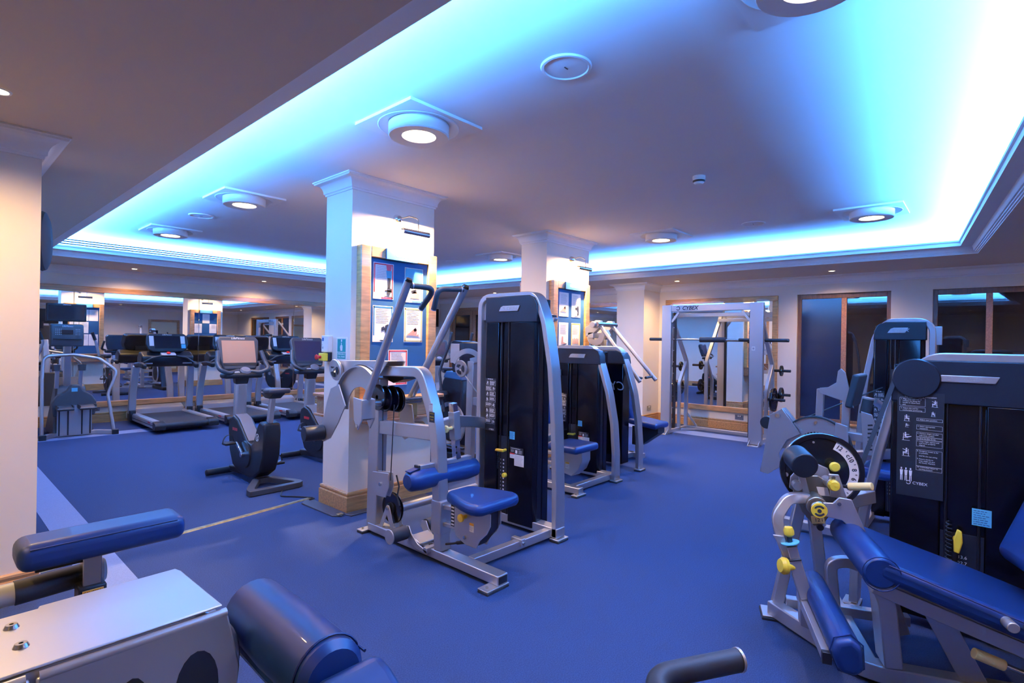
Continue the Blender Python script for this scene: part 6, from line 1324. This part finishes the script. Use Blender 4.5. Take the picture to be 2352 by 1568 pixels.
for s, x_ in ((-1, 1.20), (1, 1.80)):
    k = obj('upright_handle', MB().tube(fillet([(x_ + 0.05 * s, 10.05, 1.18), (x_, 10.0, 1.38), (x_ - 0.05 * s * (1 if s > 0 else -1), 9.97, 1.52)], 0.1, 4), 0.017, 10), 'silver_plate', t)
    obj('handgrip', MB().cyl((x_ - 0.01, 9.993, 1.42), (x_ - 0.05 * s * (1 if s > 0 else -1), 9.97, 1.53), 0.022, n=12), 'black', k)
obj('base_frame', MB().rect(fillet([(1.19, 9.86, 0.035), (1.30, 10.05, 0.035), (1.82, 10.05, 0.035), (2.02, 9.84, 0.035)], 0.1, 4), 0.06, 0.06), 'silver', t, 0.006)
obj('frame_cap', MB().box((1.98, 9.80, 0.0), (2.06, 9.87, 0.075)), 'black', t, 0.006)
obj('frame_cap', MB().box((1.15, 9.82, 0.0), (1.23, 9.89, 0.075)), 'black', t, 0.006)

# ---------------------------------------------------------------- cross trainer between the pillars
t = thing('cross_trainer', 'navy cross trainer with a pale console behind the central machine', 'cross trainer', (4.62, 5.15, 0))
obj('base', MB().box((4.50, 4.75, 0.0), (4.74, 5.75, 0.09)), 'dark_plastic', t, 0.02)
obj('body_shell', MB().prism([(4.95, 0.06), (4.86, 0.40), (4.86, 0.98), (4.92, 1.07), (5.16, 1.09), (5.24, 0.98), (5.36, 0.50), (5.50, 0.06)], 'x', 4.52, 4.72), 'cap_dark', t, 0.03, 3)
obj('shell_cap', MB().prism([(4.86, 1.00), (4.92, 1.09), (5.16, 1.11), (5.22, 1.02)], 'x', 4.515, 4.725), 'header_blue', t, 0.015)
obj('flywheel_ring', MB().lathe([(0.22, -0.012), (0.27, -0.012), (0.275, 0.0), (0.27, 0.012), (0.22, 0.012)], (4.50, 5.05, 0.45), (1, 0, 0), 36, True), 'silver', t)
obj('flywheel', MB().lathe([(0.001, 0.01), (0.21, 0.01), (0.22, -0.01)], (4.505, 5.05, 0.45), (-1, 0, 0), 36), 'dark_plastic', t)
cn = obj('console', MB().prism([(4.80, 1.30), (4.86, 1.12), (4.98, 1.10), (5.04, 1.46), (4.98, 1.50), (4.82, 1.48)], 'x', 4.46, 4.78), 'cap_dark', t, 0.02, 3)
obj('console_face', MB().box((4.452, 4.85, 1.22), (4.462, 5.01, 1.46)), 'light_plastic', cn, 0.004)
obj('seat', MB().lathe([(0.001, -0.05), (0.08, -0.05), (0.10, 0.0), (0.08, 0.04), (0.001, 0.05)], (4.40, 5.12, 0.82), (0, 0, 1), 20), 'foam', t)
obj('pedal_arm', MB().bar((4.47, 4.70, 0.16), (4.47, 5.60, 0.20), 0.05, 0.05), 'silver', t, 0.006)
obj('pedal', MB().box((4.40, 4.70, 0.18), (4.52, 5.02, 0.21)), 'black', t, 0.01)
for x_ in (4.44, 4.80): obj('swing_handle', MB().tube(fillet([(x_, 5.10, 0.60), (x_, 5.20, 1.10), (x_, 5.02, 1.45), (x_, 4.98, 1.60)], 0.15, 5), 0.018, 10), 'grey_plastic', t)
